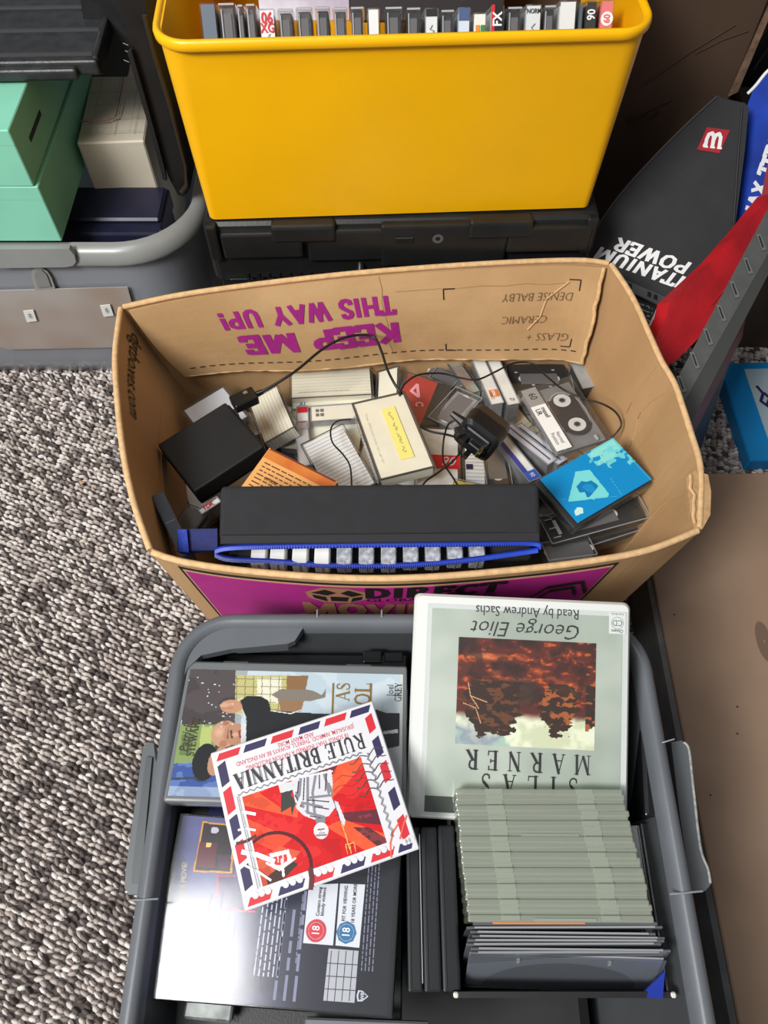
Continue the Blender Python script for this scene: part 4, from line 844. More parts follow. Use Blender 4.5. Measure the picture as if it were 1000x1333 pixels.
# ================================================================= CARTON CONTENTS
cream = lined('cream_ruled_card', (236, 228, 206), (214, 208, 190), 62, 'Y', .5, .5)
cream_v = lined('cream_ruled_card_upright', (234, 228, 208), (204, 199, 182), 70, 'X', .5, .5)
whitec = mat('white_card', (238, 238, 234), .5, var=.02, vscale=40)
creamc = mat('plain_cream_card', (236, 230, 210), .5, var=.03, vscale=40)
whitel = lined('white_ruled_card', (232, 232, 230), (176, 178, 184), 55, 'Y', .5, .6)
whitel_v = lined('white_ruled_card_upright', (226, 226, 224), (135, 137, 145), 40, 'X', .5, .6)
smoke = mat('smoky_shell', (52, 50, 50), .3, var=.25, vscale=60)
greyt = mat('grey_tape_shell', (140, 140, 142), .35, var=.2, vscale=60)
hubw = mat('hub_white', (215, 212, 206), .4)
G = 'cassettes heaped in the cardboard carton'
def tape(lab, corners, zs, t=.016, kind='card', card=None, spine=None, shell=None, size=None, base=None):
    """cassette in its case. corners: the face that looks up"""
    M, w, l = fit(corners, zs, t, size)
    if VERB: print('TAPE %-60s w %.3f l %.3f t %.3f' % (lab[:60], w, l, t))
    o = thing('cassette_case', lab, 'cassette', M, G)
    obj('case', bx(0, 0, t/2, w, l, t, .0012), clr if kind != 'dim' else clr_dim, o)
    e = .0016
    fm = mat('case_frame', (84, 82, 80), .25) if kind in ('card', 'dim') else mat('case_glint', (150, 150, 152), .2)  # open and edge-on cases: the plastic's edge glint painted as a pale rim
    obj('case_frame', loft(BM(), [rr(0, 0, w-.0003, l-.0003, .001, t-.0008, 1), rr(0, 0, w-.0003, l-.0003, .001, t+.0001, 1), rr(0, 0, w-.0022, l-.0022, .001, t+.0001, 1), rr(0, 0, w-.0022, l-.0022, .001, t-.0008, 1)], False, False), fm, o)
    if kind in ('card', 'dim'):
        obj('inlay_card', bx(0, 0, t-.0014, w-2*e-.004, l-2*e-.002, .0008), card or cream, o)
        obj('spine_card', bx(0, -l/2+.0014, t/2, w-2*e-.004, .0008, t-.003), spine or card or cream, o)
        obj('cassette', bx(0, 0, t/2-.001, w-.008, l-.006, t-.0055, .001), shell or greyt, o)
    if kind in ('open', ):
        obj('cassette', bx(0, 0, t/2-.0005, w-.008, l-.006, t-.005, .0015), shell or smoke, o)
        long = w >= l
        for s in (-1, 1):
            h = obj('hub', ring(BM(), (s*.0215 if long else 0), (0 if long else s*.0215), t-.0026, .0028, .0062, 20), hubw, o)
        obj('window', bx(0, 0, t-.0028, (.05 if long else .022), (.020 if long else .05), .0006), mat('smoky_window', (105, 102, 104), .2), o)
    if kind == 'spine':   # on edge: the narrow side looks up
        obj('spine_card', bx(0, 0, t-.0014, w-.0025, l-.004, .0008), card or whitec, o)
        obj('cassette', bx(0, 0, t/2-.001, w-.003, l-.006, t-.005), shell or greyt, o)
    return o, w, l, t
VERB = True
def deco(o, bm, m, name='lettering', **k): return obj(name, bm, m, o, **k)
# -- back row
o, w, l, t_ = tape('cream ruled cassette card lying flat under the back flap', [(374, 452), (481, 447), (488, 513), (379, 519)], .205, .017, card=cream)
deco(o, text_rows(-w/2+.012, -l/2+.009, 1, .003, w-.03, .0016, 3, M=Matrix.Translation((0, 0, t_+.0002))), mat('grey_print', (170, 172, 176), .5), 'print_line')
o, w, l, t_ = tape('cream cassette spine strip directly before the flat cream ruled card', [(379, 520), (487, 514), (489, 527), (381, 533)], .195, .03, 'spine', card=creamc); deco(o, text_bm('X1', .009, bold=.02, M=Matrix.Translation((-w/2+.014, 0, t_+.0002))), mat('teal_ink', (70, 130, 150), .5))
o, w, l, t_ = tape('cream cassette with small black marks at its left end beside the red tipped spine', [(402, 529), (468, 523), (470, 545), (406, 548)], .205, .03, 'spine', card=creamc)
for k in range(2):
    for j in range(2): deco(o, bx(-w/2+.009+.006*j, .004-.007*k, t_+.0002, .004, .0045, .0002), mat('grey_ink', (110, 110, 108), .5), 'mark')
o, w, l, t_ = tape('small red tipped white cassette spine beside the cream one', [(385, 528), (401, 528), (403, 558), (387, 560)], .20, .04, 'spine', card=whitec); deco(o, bx(0, l/2-.007, t_+.0002, w-.003, .009, .0003), red_ink, 'red_band')
deco(o, bx(0, -l/2+.012, t_+.0002, w*.5, .001, .0003), red_ink, 'red_line')
o, w, l, t_ = tape('plain cream card case leaning upright behind the black hook of cord', [(487, 484), (517, 476), (522, 512), (492, 520)], [.20, .215, .215, .20], .02, card=creamc)
o, w, l, t_ = tape('red fronted cassette with pink lettering and a black band', [(529, 483), (591, 502), (557, 580), (496, 562)], [.215, .212, .222, .225], .016, card=mat('red_card', (182, 52, 42), .4, var=.08, vscale=30))
deco(o, bx(w*.33, 0, t_-.0007, w*.28, l-.005, .0006), blk_satin, 'black_band')
bm = BM(); 
for a, b in (((-.012, .038), (-.004, .018)), ((-.004, .018), (-.016, .024)), ((-.016, .024), (-.012, .038))): flat_stroke(bm, [a, b], .004, Matrix.Translation((0, 0, t_+.0002)))
deco(o, bm, mat('pink_print', (238, 160, 170), .5), 'pink_triangle'); deco(o, text_bm('C', .014, bold=.04, rot=-1.2, M=Matrix.Translation((.0, .006, t_+.0002))), mat('pink_print', (238, 160, 170), .5)); 
o, w, l, t_ = tape('clear cassette case with a grey tape beside the black banded red one', [(588, 500), (623, 516), (598, 562), (562, 545)], [.215, .22, .225, .22], .016, 'open', shell=greyt)
o, w, l, t_ = tape('dark clear case standing behind the red fronted cassette', [(564, 472), (592, 484), (600, 508), (566, 492)], [.2, .2, .205, .2], .03, 'open', shell=smoke)
o, w, l, t_ = tape('clear case with dull red and green card near the flap', [(584, 470), (600, 466), (628, 508), (606, 516)], [.205, .20, .215, .21], .02, card=mat('dull_red_card', (150, 66, 56), .5, c2=(150, 176, 160), vscale=22))
o, w, l, t_ = tape('long white spine with an orange mark, left of two standing by the flap', [(615, 466), (632, 464), (655, 524), (637, 528)], [.215, .215, .23, .23], .05, 'spine'); deco(o, bx(.001, -l/2+.02, t_+.0002, w*.6, .013, .0003), mat('orange_ink', (226, 120, 40), .5), 'orange_mark'); deco(o, text_bm('MAX', .006, bold=.03, rot=math.pi/2, M=Matrix.Translation((.001, -l/2+.02, t_+.0005))), white_ink); deco(o, text_bm('2 TDK', .0055, rot=math.pi/2, M=Matrix.Translation((-.003, -l/2+.016, t_+.0004))), black_ink)
o, w, l, t_ = tape('long white spine lettered D, right of two standing by the flap', [(636, 464), (652, 462), (674, 525), (656, 529)], [.215, .215, .23, .23], .05, 'spine'); deco(o, text_bm('D', .008, shear=.3, rot=-math.pi/2, M=Matrix.Translation((.0, -l/2+.01, t_+.0004))), black_ink)
o, w, l, t_ = tape('smoky cassette case half under the back flap beside the two white spines', [(653, 468), (737, 470), (752, 512), (668, 516)], [.2, .2, .21, .21], .017, 'open', shell=mat('very_dark_shell', (30, 28, 28), .25))
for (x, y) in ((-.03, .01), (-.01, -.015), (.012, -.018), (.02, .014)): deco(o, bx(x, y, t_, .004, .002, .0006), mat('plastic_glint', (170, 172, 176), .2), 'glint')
o, w, l, t_ = tape('grey cassette case standing against the right wall of the carton', [(733, 475), (752, 473), (787, 498), (768, 503)], [.22, .22, .222, .222], .045, 'spine', card=mat('silver_card', (168, 170, 172), .4, var=.1, vscale=60), shell=smoke)
# -- under tapes
o, w, l, t_ = tape('white ruled card under the thin cord left of the yellow striped one', [(398, 575), (456, 547), (482, 632), (424, 662)], [.205, .215, .225, .215], .016, card=whitel)
o, w, l, t_ = tape('clear case standing on edge between the ruled card and the orange leaflet', [(380, 549), (399, 548), (409, 604), (391, 608)], [.20, .20, .205, .205], .05, 'spine', card=mat('grey_card', (196, 196, 196), .35, var=.08, vscale=60))
o, w, l, t_ = tape('beige ruled card case leaning beside the black enclosure', [(333, 518), (375, 494), (371, 560), (329, 584)], [.205, .22, .22, .205], .022, card=cream_v, shell=blk_satin)
o, w, l, t_ = tape('white faced cassette in the back left corner behind the black enclosure', [(242, 531), (299, 497), (318, 545), (262, 580)], [.215, .218, .21, .21], .02, card=mat('bluish_white_card', (214, 216, 224), .4))
o, w, l, t_ = tape('white cassette with a red band reading 90 under the cord loop', [(541, 554), (599, 558), (601, 640), (541, 638)], [.222, .222, .24, .24], .016, card=whitec)
deco(o, bx(.002, -.006, t_+.0001, w-.006, .022, .0004), mat('bright_red_ink', (222, 28, 50), .45), 'red_band'); deco(o, text_bm('90', .021, shear=.35, M=Matrix.Translation((w*.2, -.006, t_+.0006))), white_ink)
o, w, l, t_ = tape('white faced cassette with a small blue square under the plug', [(602, 562), (634, 562), (634, 644), (602, 642)], [.222, .222, .235, .235], .016, card=whitel); deco(o, bx(-w*.22, -.008, t_+.0002, .008, .008, .0003), navy_ink, 'blue_square')
o, w, l, t_ = tape('yellow edged card sticking out before the red banded cassette', [(592, 622), (628, 630), (624, 642), (588, 634)], .248, .004, 'spine', card=mat('yellow_card', (214, 190, 60), .5))
o, w, l, t_ = tape('dark clear case under the plug body', [(628, 562), (662, 562), (664, 640), (630, 642)], [.225, .225, .235, .235], .016, 'open')
o, w, l, t_ = tape('white spine with a blue corner left of the clear boxed cassettes', [(652, 561), (668, 556), (692, 624), (676, 632)], [.235, .235, .25, .25], .05, 'spine'); deco(o, bx(-w*.28, 0, t_+.0002, w*.35, l-.006, .0003), mat('violet_ink', (60, 68, 150), .5), 'violet_band'); deco(o, bx(0, -l/2+.008, t_+.0003, w-.002, .014, .0003), mat('blue_ink', (50, 90, 180), .5), 'blue_band'); deco(o, text_bm('90', .008, rot=-1.5, M=Matrix.Translation((0, -l/2+.008, t_+.0007))), white_ink)
for k, (lab, dx) in enumerate((('clear case edge leaning just left of the labelled cassette', 0), ('second clear case edge leaning left of the labelled cassette', 13))):
    o, w, l, t_ = tape(lab, [(664+dx, 552), (676+dx, 545), (716+dx, 602), (703+dx, 611)], [.235, .235, .25, .25], .05, 'spine', card=mat('lilac_white', (206, 206, 220), .35, var=.08, vscale=90))
    deco(o, bx(0, 0, t_+.0002, .0012, l-.01, .0004), smoke, 'case_seam')
# labelled cassette (its label strip on the left)
M, w, l = fit([(681, 507), (743, 491), (793, 567), (720, 592)], [.255, .255, .268, .262], .014)
o = thing('clear_cassette', 'clear cassette with a 60 minute label strip and two white hubs', 'cassette', M, G)
obj('case', bx(0, 0, .006, w+.004, l+.004, .016, .0014), clr, o)
# local: x across (short), y along (long)
obj('shell', bx(0, 0, .005, w-.003, l-.004, .008, .002), mat('smoky_clear_shell', (128, 124, 124), .25, var=.12, vscale=40), o)
zt_ = .0145
deco(o, ring(BM(), w*.12, 0, zt_-.004, .0215, .0225, 40, sx=.95, sy=1.6), mat('plastic_glint', (170, 172, 176), .2), 'window_ring')
bm = BM(); box(bm, w*.12, 0, zt_-.0035, w*.5, l*.50, .0006); obj('tape_window', bm, mat('brown_tape', (62, 54, 50), .3), o)
for s in (-1, 1):
    h = obj('hub', ring(BM(), w*.12, s*.0205, zt_-.002, .0035, .0105, 28), hubw, o); obj('hub_teeth', ring(BM(), w*.12, s*.0205, zt_-.0015, .0035, .0048, 6), greyt, o)
    obj('tape_reel', ring(BM(), w*.12, s*.0205, zt_-.0027, .0105, .0165 if s < 0 else .012, 28), mat('brown_tape', (62, 54, 50), .3), o)
lb = obj('label', bx(-w/2+.0105, -l*.14, zt_+.0002, .019, l*.70, .0006, .0), whitec, o); obj('label_grey_end', bx(-w/2+.0105, l*.35, zt_+.0002, .019, l*.28, .0006), mat('label_grey', (150, 148, 142), .5), o)
T = lambda x, y: Matrix.Translation((x, y, zt_+.0008))
deco(o, text_bm('60', .013, rot=-math.pi/2, M=T(-w/2+.0105, l*.36)), black_ink); deco(o, text_bm('maxell', .0078, bold=.02, rot=-math.pi/2, M=T(-w/2+.014, l*.08)), black_ink); deco(o, text_bm('UR', .009, bold=.02, rot=-math.pi/2, M=T(-w/2+.0065, l*.11)), black_ink)
deco(o, text_bm('Normal', .0068, rot=-math.pi/2, M=T(-w/2+.0135, -l*.32)), black_ink); deco(o, text_bm('Position', .0068, rot=-math.pi/2, M=T(-w/2+.007, -l*.32)), black_ink)
for s in (-1, 1): obj('guide_pin', bx(s*w*.3, -l/2+.006, zt_-.003, .004, .008, .003, .0008), mat('plastic_glint', (170, 172, 176), .2), o)
# cream card with yellow strip, on top of the heap
o, w, l, t_ = tape('cream card case with a yellow handwritten strip on top of the heap', [(463, 521), (534, 510), (561, 606), (487, 630)], [.27, .27, .28, .28], .017, card=creamc)
obj('case_frame', loft(BM(), [rr(0, 0, w-.0005, l-.0005, .001, t_-.0012, 1), rr(0, 0, w-.0005, l-.0005, .001, t_+.0001, 1), rr(0, 0, w-.0055, l-.0045, .001, t_+.0001, 1), rr(0, 0, w-.0055, l-.0045, .001, t_-.0012, 1)], False, False), mat('case_frame', (70, 68, 66), .3), o)
deco(o, bx(.006, -.0, t_+.0003, .0165, l*.66, .0004), mat('yellow_strip', (236, 226, 130), .6), 'yellow_strip'); deco(o, scrib(l*.52, .0045, .0004, 4, Matrix.Translation((.006, 0, t_+.0008)), math.pi/2), black_ink, 'handwriting')
for s in (-1, 1): deco(o, scrib(l*.3, .003, .0004, 9+s, Matrix.Translation((-w*.33, s*.02, t_+.0003)), math.pi/2), mat('faint_pencil', (190, 186, 168), .6), 'faint_print')
# blue card
M_, w, l = fit([(697, 624), (798, 566), (853, 626), (746, 688)], [.285, .285, .285, .285], .017)
print('BLUE', w, l)
o = thing('cassette_case', 'bright blue card cassette lying tilted over the right of the heap', 'cassette', M_, G); t_ = .017
obj('case', bx(0, 0, t_/2-.001, w, l, t_-.002, .0014), clr, o); obj('tray', bx(0, 0, t_/2-.002, w-.003, l-.003, t_-.005, .001), blk_satin, o)
A = Art(150, 100, (10, 138, 200)); aq = (120, 214, 214); n1 = A.noise(14, 10, 5)
dx = np.clip((A.X-.40)*2.2, 0, 1)*np.clip((1-A.Y*1.15), 0, 1)
A.blend(((n1*.75+dx*.75 > .80) & (A.X > .35)).astype(float)*.9, aq)
A.poly([(.62, .03), (.985, .03), (.985, .12), (.62, .12)], (150, 226, 214), .75)
A.blend(((n1 > .52) & (A.X > .62) & (A.Y > .10) & (A.Y < .32)).astype(float)*.8, (140, 222, 214))
# pale wedge with the dark outline of a head
A.poly([(.08, .60), (.38, .20), (.52, .30), (.50, .84), (.46, .88)], aq)
A.poly([(.27, .44), (.36, .40), (.40, .46), (.45, .48), (.47, .60), (.44, .72), (.36, .76), (.28, .70), (.30, .60), (.25, .56)], (10, 120, 180))
A.poly([(.31, .50), (.37, .48), (.42, .54), (.42, .64), (.36, .68), (.33, .62)], (22, 142, 200)); A.poly([(.30, .72), (.50, .62), (.5, .70), (.32, .80)], aq)
A.poly([(.06, .80), (.12, .76), (.16, .82), (.13, .90), (.04, .88)], (196, 232, 226))
A.line([(.60, .97), (.64, .60)], .004, (90, 190, 220)); A.line([(.03, .50), (.55, .95)], .003, (90, 190, 220)); A.line([(.985, .02), (.985, .98)], .008, (70, 180, 220))
A.put('cover_print', o, .002, 0, w-.008, l-.006, t_+.0002, printed('matt_print', .65))
# dark cases beneath it
o, w, l, t_ = tape('smoky black cassette case directly under the bright blue one', [(704, 674), (832, 636), (845, 676), (715, 707)], [.262, .258, .262, .265], .017, 'open', shell=mat('very_dark_shell', (30, 28, 28), .25))
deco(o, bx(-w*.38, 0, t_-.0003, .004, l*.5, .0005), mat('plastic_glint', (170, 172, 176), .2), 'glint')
for k in range(3): deco(o, bx(-w*.42, -.012+.012*k, t_-.0002, .009, .0012, .0006), mat('plastic_glint', (170, 172, 176), .2), 'print_mark')
o, w, l, t_ = tape('smoky case at the bottom right of the carton with its hinge end showing', [(735, 676), (843, 640), (854, 684), (746, 716)], [.235, .235, .24, .24], .017, 'open', shell=smoke)
o, w, l, t_ = tape('clear case by the front rim right of the zipped fabric case', [(706, 706), (770, 698), (776, 722), (712, 730)], [.25, .25, .26, .26], .016, 'open', shell=greyt)

# black enclosure
M_, w, l = fit([(221, 573), (310, 516), (327, 590), (237, 647)], [.27, .275, .275, .27], .028)
print('ENCL', w, l)
o = thing('black_enclosure', 'matt black electronics enclosure with the cord plugged into its end', 'device', M_)
obj('shell', bx(0, 0, .016, w, l, .026, .002, seg=2), mat('matt_black_metal', (22, 22, 23), .6, var=.05, vscale=60), o)
obj('base', bx(0, 0, .004, w-.002, l-.002, .012, .001), mat('speckled_black', (18, 18, 20), .55, var=.6, vscale=900), o)
obj('end_panel', bx(w/2+.0005, 0, .015, .003, l-.006, .022, .001), blk_gloss, o)
obj('socket', bx(w/2+.002, l/2-.016, .018, .004, .012, .012, .001), mat('grey_ring', (85, 86, 88), .3), o); obj('screw', cyl(BM(), w/2+.002, 0, .018, .0022, .003, 10), mat('screw_black', (10, 10, 10), .3), o)
# its plug connector
pc = P(322, 518, .285)
ang = math.atan2(*(lambda d: (d.y, d.x))(P(350, 505, .285)-P(312, 522, .285)))
o = thing('connector', 'black square connector at the end of the cord beside the enclosure', 'connector', Matrix.Translation(pc-Vector((0, 0, .006))) @ Matrix.Rotation(ang, 4, 'Z'))
obj('body', bx(-.004, 0, .005, .030, .020, .013, .002, seg=2), blk_gloss, o); obj('chrome_contact', bx(.0, .004, .0118, .005, .004, .0006), mat('chrome', (220, 220, 225), .15, metal=1), o)
obj('strain_relief', loft(BM(), [[Vector((x, r_*math.cos(a), .005+r_*math.sin(a))) for a in [i*math.pi/5 for i in range(10)]] for x, r_ in ((.008, .0042), (.014, .0036), (.020, .0030))]), blk_satin, o)
# orange leaflet / box
M_, w, l = fit([(357, 584), (444, 631), (398, 678), (306, 634)], [.285, .285, .28, .28], .012)
print('ORANGE', w, l)
o = thing('orange_box', 'orange box printed with small dark text, its corner showing behind the zipped case', 'box', M_)
obj('body', bx(0, 0, .006, w, l, .012, .0006), mat('orange_card', (226, 164, 96), .5, var=.03, vscale=20), o)
obj('red_band', bx(.0, l/2-.008, .0121, w-.002, .012, .0004), mat('rust_ink', (190, 92, 40), .5, c2=(222, 150, 60), vscale=12), o)
obj('red_band_edge', bx(.0, l/2-.0016, .0122, w-.004, .002, .0005), mat('dark_rust', (110, 44, 26), .5), o)
obj('print_line', text_rows(-w/2+.006, l/2-.02, 10, .0052, w-.012, .0026, 11, M=Matrix.Translation((0, 0, .0124))), mat('brown_print', (92, 58, 36), .6), o)
obj('lettering', text_bm('OPTICAL', .005, bold=.03, M=Matrix.Translation((-.02, -l*.1, .0126))), mat('brown_print', (92, 58, 36), .6), o)
# slate bar in the front left corner
M_, w, l = fit([(199, 645), (216, 636), (247, 720), (231, 726)], [.30, .30, .31, .31], .03)
o = thing('cassette_case', 'slate grey plastic case on edge in the front left corner of the carton', 'cassette', M_, G)
obj('body', bx(0, 0, .015, w, l, .03, .0015), mat('slate_plastic', (84, 92, 104), .28, var=.12, vscale=20), o); obj('scratch', bx(0, l*.02, .0302, w*.7, .0006, .0002), mat('plastic_glint', (170, 172, 176), .2), o)
# clear crumpled wrapper + TDK spine
o, w, l, t_ = tape('white spine with red letters poking out below the black enclosure', [(257, 662), (284, 645), (287, 653), (262, 671)], [.262, .262, .262, .262], .03, 'spine'); deco(o, text_bm('TDK', .008, bold=.03, shear=.2, M=Matrix.Translation((-.002, 0, t_+.0003))), red_ink)
o, w, l, t_ = tape('empty scuffed clear case beside the slate case', [(232, 652), (262, 668), (262, 692), (236, 690)], [.25, .255, .26, .255], .014, 'dim', card=mat('murky_grey', (84, 80, 76), .4), shell=smoke)
# lower layers of the heap: cases seen only through the gaps
fill = [(300, 560), (350, 600), (420, 560), (440, 610), (500, 540), (520, 600), (560, 530), (600, 570), (640, 560), (650, 500), (700, 520), (720, 600), (770, 560), (700, 640), (780, 620), (620, 610), (480, 500), (290, 620), (830, 600), (820, 650), (250, 610), (750, 530), (390, 620), (580, 620)]
words = ['below the heap near the left wall', 'below the heap under the ruled card']
for i, (x, y) in enumerate(fill):
    z = .165+.012*(i % 3); p = P(x, y, z); a = R.uniform(0, math.pi); hx, hy = .054, .035
    c = [p+Vector((math.cos(a)*u*hx-math.sin(a)*v*hy, math.sin(a)*u*hx+math.cos(a)*v*hy, R.uniform(-.004, .004))) for u, v in ((-1, 1), (1, 1), (1, -1), (-1, -1))]
    k = ('card', 'open', 'card')[i % 3]
    VERB = False
    o, w, l, t_ = tape('cassette case buried deep in the heap and showing only through gaps', c, 0, .016, k, card=(cream, whitec, creamc, whitel)[i % 4])
    o['group'] = 'cassettes buried low in the carton'
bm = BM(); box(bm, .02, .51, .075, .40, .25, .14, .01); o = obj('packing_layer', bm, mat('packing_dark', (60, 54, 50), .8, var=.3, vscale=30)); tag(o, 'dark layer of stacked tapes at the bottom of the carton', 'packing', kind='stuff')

# mains adapter (black plug)
pc = P(626, 565, .285)
M_ = Matrix.Translation(pc) @ Euler((-.45, .25, -.62)).to_matrix().to_4x4()
o = thing('mains_adapter', 'chunky black mains plug adapter lying on the cassettes, pins towards the front', 'plug', M_)
pm = mat('plug_black', (24, 24, 26), .35, var=.1, vscale=50)
bm = BM(); lp = []
for y, w_, h_ in ((-.026, .020, .014), (-.022, .024, .018), (.0, .025, .021), (.018, .023, .019), (.026, .016, .012)):
    lp.append([Vector((p.x, y, p.y)) for p in rr(0, .004, w_*2, h_*2, .008, 0, 4)])
obj('body', loft(bm, lp), pm, o, smooth=False)
obj('face_plate', bx(.0, -.027, .003, .034, .004, .026, .003, seg=2), pm, o)
obj('pin_bridge', bx(.006, -.03, .0, .022, .012, .010, .002, seg=2), blk_gloss, o)
br = mat('brass', (196, 176, 130), .25, metal=1.0)
bm = bx(.012, -.038, .004, .004, .018, .0065, .0006); obj('pin', bm, br, o); obj('pin', bx(-.010, -.036, .003, .0065, .014, .004, .0006), mat('pin_dark', (60, 56, 50), .3, metal=.6), o); obj('pin', bx(.002, -.034, -.012, .0065, .014, .004, .0006), mat('pin_dark', (60, 56, 50), .3, metal=.6), o)
obj('cable_boot', loft(BM(), [[Vector((x, -.012+r_*math.cos(a), .006+r_*math.sin(a))) for a in [i*math.pi/4 for i in range(8)]] for x, r_ in ((-.024, .006), (-.032, .0045), (-.040, .0035))]), blk_satin, o)
# second small black rectangle: usb plug
pc = P(606, 563, .30); M_ = Matrix.Translation(pc) @ Euler((0, 0, .35)).to_matrix().to_4x4()
o = thing('small_connector', 'small black rectangular connector lying across the adapter', 'connector', M_); obj('body', bx(0, 0, .004, .024, .012, .008, .0015, seg=2), blk_satin, o); obj('mark', bx(.002, 0, .0082, .010, .004, .0003), mat('dark_grey_print', (70, 70, 72), .5), o)
# cords
def cord(lab, pts, r=.0017, name='cord'):
    r *= .75
    w = catmull([P(x, y, z) for x, y, z in pts], 10); o = tube(BM(), w, r, 8); o = obj(name, o, mat('cord_black', (20, 20, 21), .4), None, smooth=True)
    tag(o, lab, 'cord'); return o
cord('thick black cord arching from the enclosure up over the back flap', [(332, 513, .287), (350, 505, .292), (385, 483, .30), (418, 456, .30), (445, 441, .298), (470, 436, .292), (488, 440, .288), (497, 458, .285), (504, 480, .28), (514, 500, .275), (524, 514, .268), (530, 526, .25)], .0022)
cord('thin black cord winding across the heap to the right carton wall', [(520, 515, .272), (527, 500, .272), (545, 488, .27), (575, 486, .265), (600, 492, .262), (622, 494, .262), (645, 484, .262), (668, 473, .262), (692, 473, .262), (712, 490, .268), (735, 508, .275), (762, 519, .275), (785, 526, .275), (802, 537, .27), (809, 552, .262), (802, 564, .255), (795, 570, .25)], .0016)
cord('thin black cord hanging over the white ruled card', [(456, 546, .262), (440, 548, .24), (431, 558, .236), (433, 576, .236), (447, 592, .24), (456, 608, .245), (458, 636, .26)], .0014)
cord('doubled black cord curving from the plug to the front left', [(603, 555, .29), (597, 570, .285), (603, 580, .28), (592, 598, .275), (572, 614, .27), (555, 626, .27), (545, 640, .265)], .0016)
cord('black cord looping from the plug down behind the zipped case', [(602, 549, .29), (590, 548, .288), (582, 556, .28), (577, 578, .26), (578, 602, .26), (590, 622, .27), (600, 638, .27)], .0015)
cord('short black cord from under the cream card to the plug', [(548, 556, .262), (562, 562, .264), (583, 566, .27), (602, 572, .282)], .0018)

# zipped fabric case
ORD = ['first', 'second', 'third', 'fourth', 'fifth', 'sixth', 'seventh', 'eighth', 'ninth', 'tenth', 'eleventh', 'twelfth', 'thirteenth', 'fourteenth', 'fifteenth', 'sixteenth', 'seventeenth', 'eighteenth', 'nineteenth', 'twentieth', 'twenty first', 'twenty second', 'twenty third', 'twenty fourth', 'twenty fifth']
zt = .345
fc = mat('black_ballistic_fabric', (36, 37, 40), .85, var=.08, vscale=40, bump=.6, bscale=1400)
blz = mat('blue_zip_tape', (26, 52, 170), .55, var=.1, vscale=200)
a, b = P(285, 633, zt), P(704, 632, zt); c, d = P(704, 705, .325), P(285, 712, .325)
M_, w, l = fit([a, b, c, d], 0, .05)
print('BAG', w, l)
o = thing('zipped_fabric_case', 'long black fabric tape case with a blue zip left slightly open', 'case', M_)
bm = bx(0, .004, .028, w, l-.004, .042, .005, seg=3)
obj('lid', bm, fc, o, smooth=False)
obj('hem', bx(0, -l/2+.006, .0495, w-.004, .009, .0015, .0006), mat('black_binding', (34, 34, 38), .8), o)
for yy in (.0105, .002): obj('stitching', text_rows(-w/2+.004, -l/2+yy, 1, .1, w-.01, .0007, 5, M=Matrix.Translation((0, 0, .0504)), fill=.9), mat('stitch_black', (18, 18, 20), .8), o, kind='stuff')
inv = M_.inverted()
def L(x, y, z): return inv @ P(x, y, z)
up = catmull([L(x, y, z) for x, y, z in ((281, 717, .312), (300, 713, .314), (360, 711, .314), (480, 709, .314), (600, 708, .314), (690, 707, .314), (703, 712, .312))], 10)
lo = catmull([L(x, y, z) for x, y, z in ((281, 722, .306), (300, 728, .304), (360, 731, .302), (430, 736, .30), (520, 736, .30), (600, 730, .302), (660, 722, .306), (700, 716, .308))], 10)
obj('zip_tape', tube(BM(), up, .0032, 8), blz, o, smooth=True); obj('zip_tape', tube(BM(), lo, .0030, 8), blz, o, smooth=True)
for nm, cv in (('zip_teeth', up), ('zip_teeth', lo)):
    bm = BM()
    for k in range(len(cv)-1):
        for s in (0, .33, .66): p_ = cv[k].lerp(cv[k+1], s); box(bm, p_.x, p_.y-.0015, p_.z+.0028, .0009, .0035, .0012)
    obj(nm, bm, mat('zip_teeth_blue', (50, 84, 205), .35), o, kind='stuff')
obj('base', bx(0, -.01, .004, w-.006, l+.006, .016, .004, seg=2), fc, o)
# tapes inside its mouth
for k in range(11):
    x = 322+29*k + (0 if k else 4); yy = 722+ (3 if k < 7 else 0)-(k > 8)*3; zz = .305
    p0, p1 = P(x, yy, zz), P(x+20, yy, zz)
    tt = thing('cassette', 'white ended cassette in the open zip, '+ORD[k]+' from left', 'cassette', Matrix.Translation((p0+p1)/2-Vector((0, -.03, .02))), 'tapes inside the zipped fabric case')
    obj('body', bx(0, -.012, .008, (p1-p0).length, .05, .022, .0012), (whitec if k < 4 else mat('chromed_end', (176, 180, 186), .25, var=.35, vscale=220)), tt)
    obj('end_rib', bx(0, -.0374, .008, .0012, .001, .02), mat('plastic_glint', (170, 172, 176), .2), tt)
# blue strap handle
pts = [P(283, 692, .315), P(262, 690, .315), P(240, 690, .315), P(234, 692, .314), P(233, 697, .312), P(240, 700, .31), P(283, 701, .305)]
o = thing('blue_strap', 'royal blue webbing strap loop at the left end of the zipped fabric case', 'strap', P(258, 700, .285))
wb_ = mat('blue_webbing', (18, 52, 160), .6, var=.25, vscale=300, bump=.8, bscale=900)
bm = BM(); q = [P(231, 689, .318), P(283, 688, .318), P(283, 716, .312), P(245, 719, .31), P(231, 717, .312)]; prism(bm, q, (0, 0, -.003)); soften(bm, .0008, 1); wobj('webbing', bm, mat('blue_webbing_dark', (8, 24, 92), .7, var=.2, vscale=300), o)
bm = BM(); q = [P(231, 689, .320), P(243, 689, .322), P(246, 719, .316), P(233, 718, .314)]; prism(bm, q, (0, 0, -.006)); soften(bm, .0015, 2); wobj('webbing_fold', bm, wb_, o)
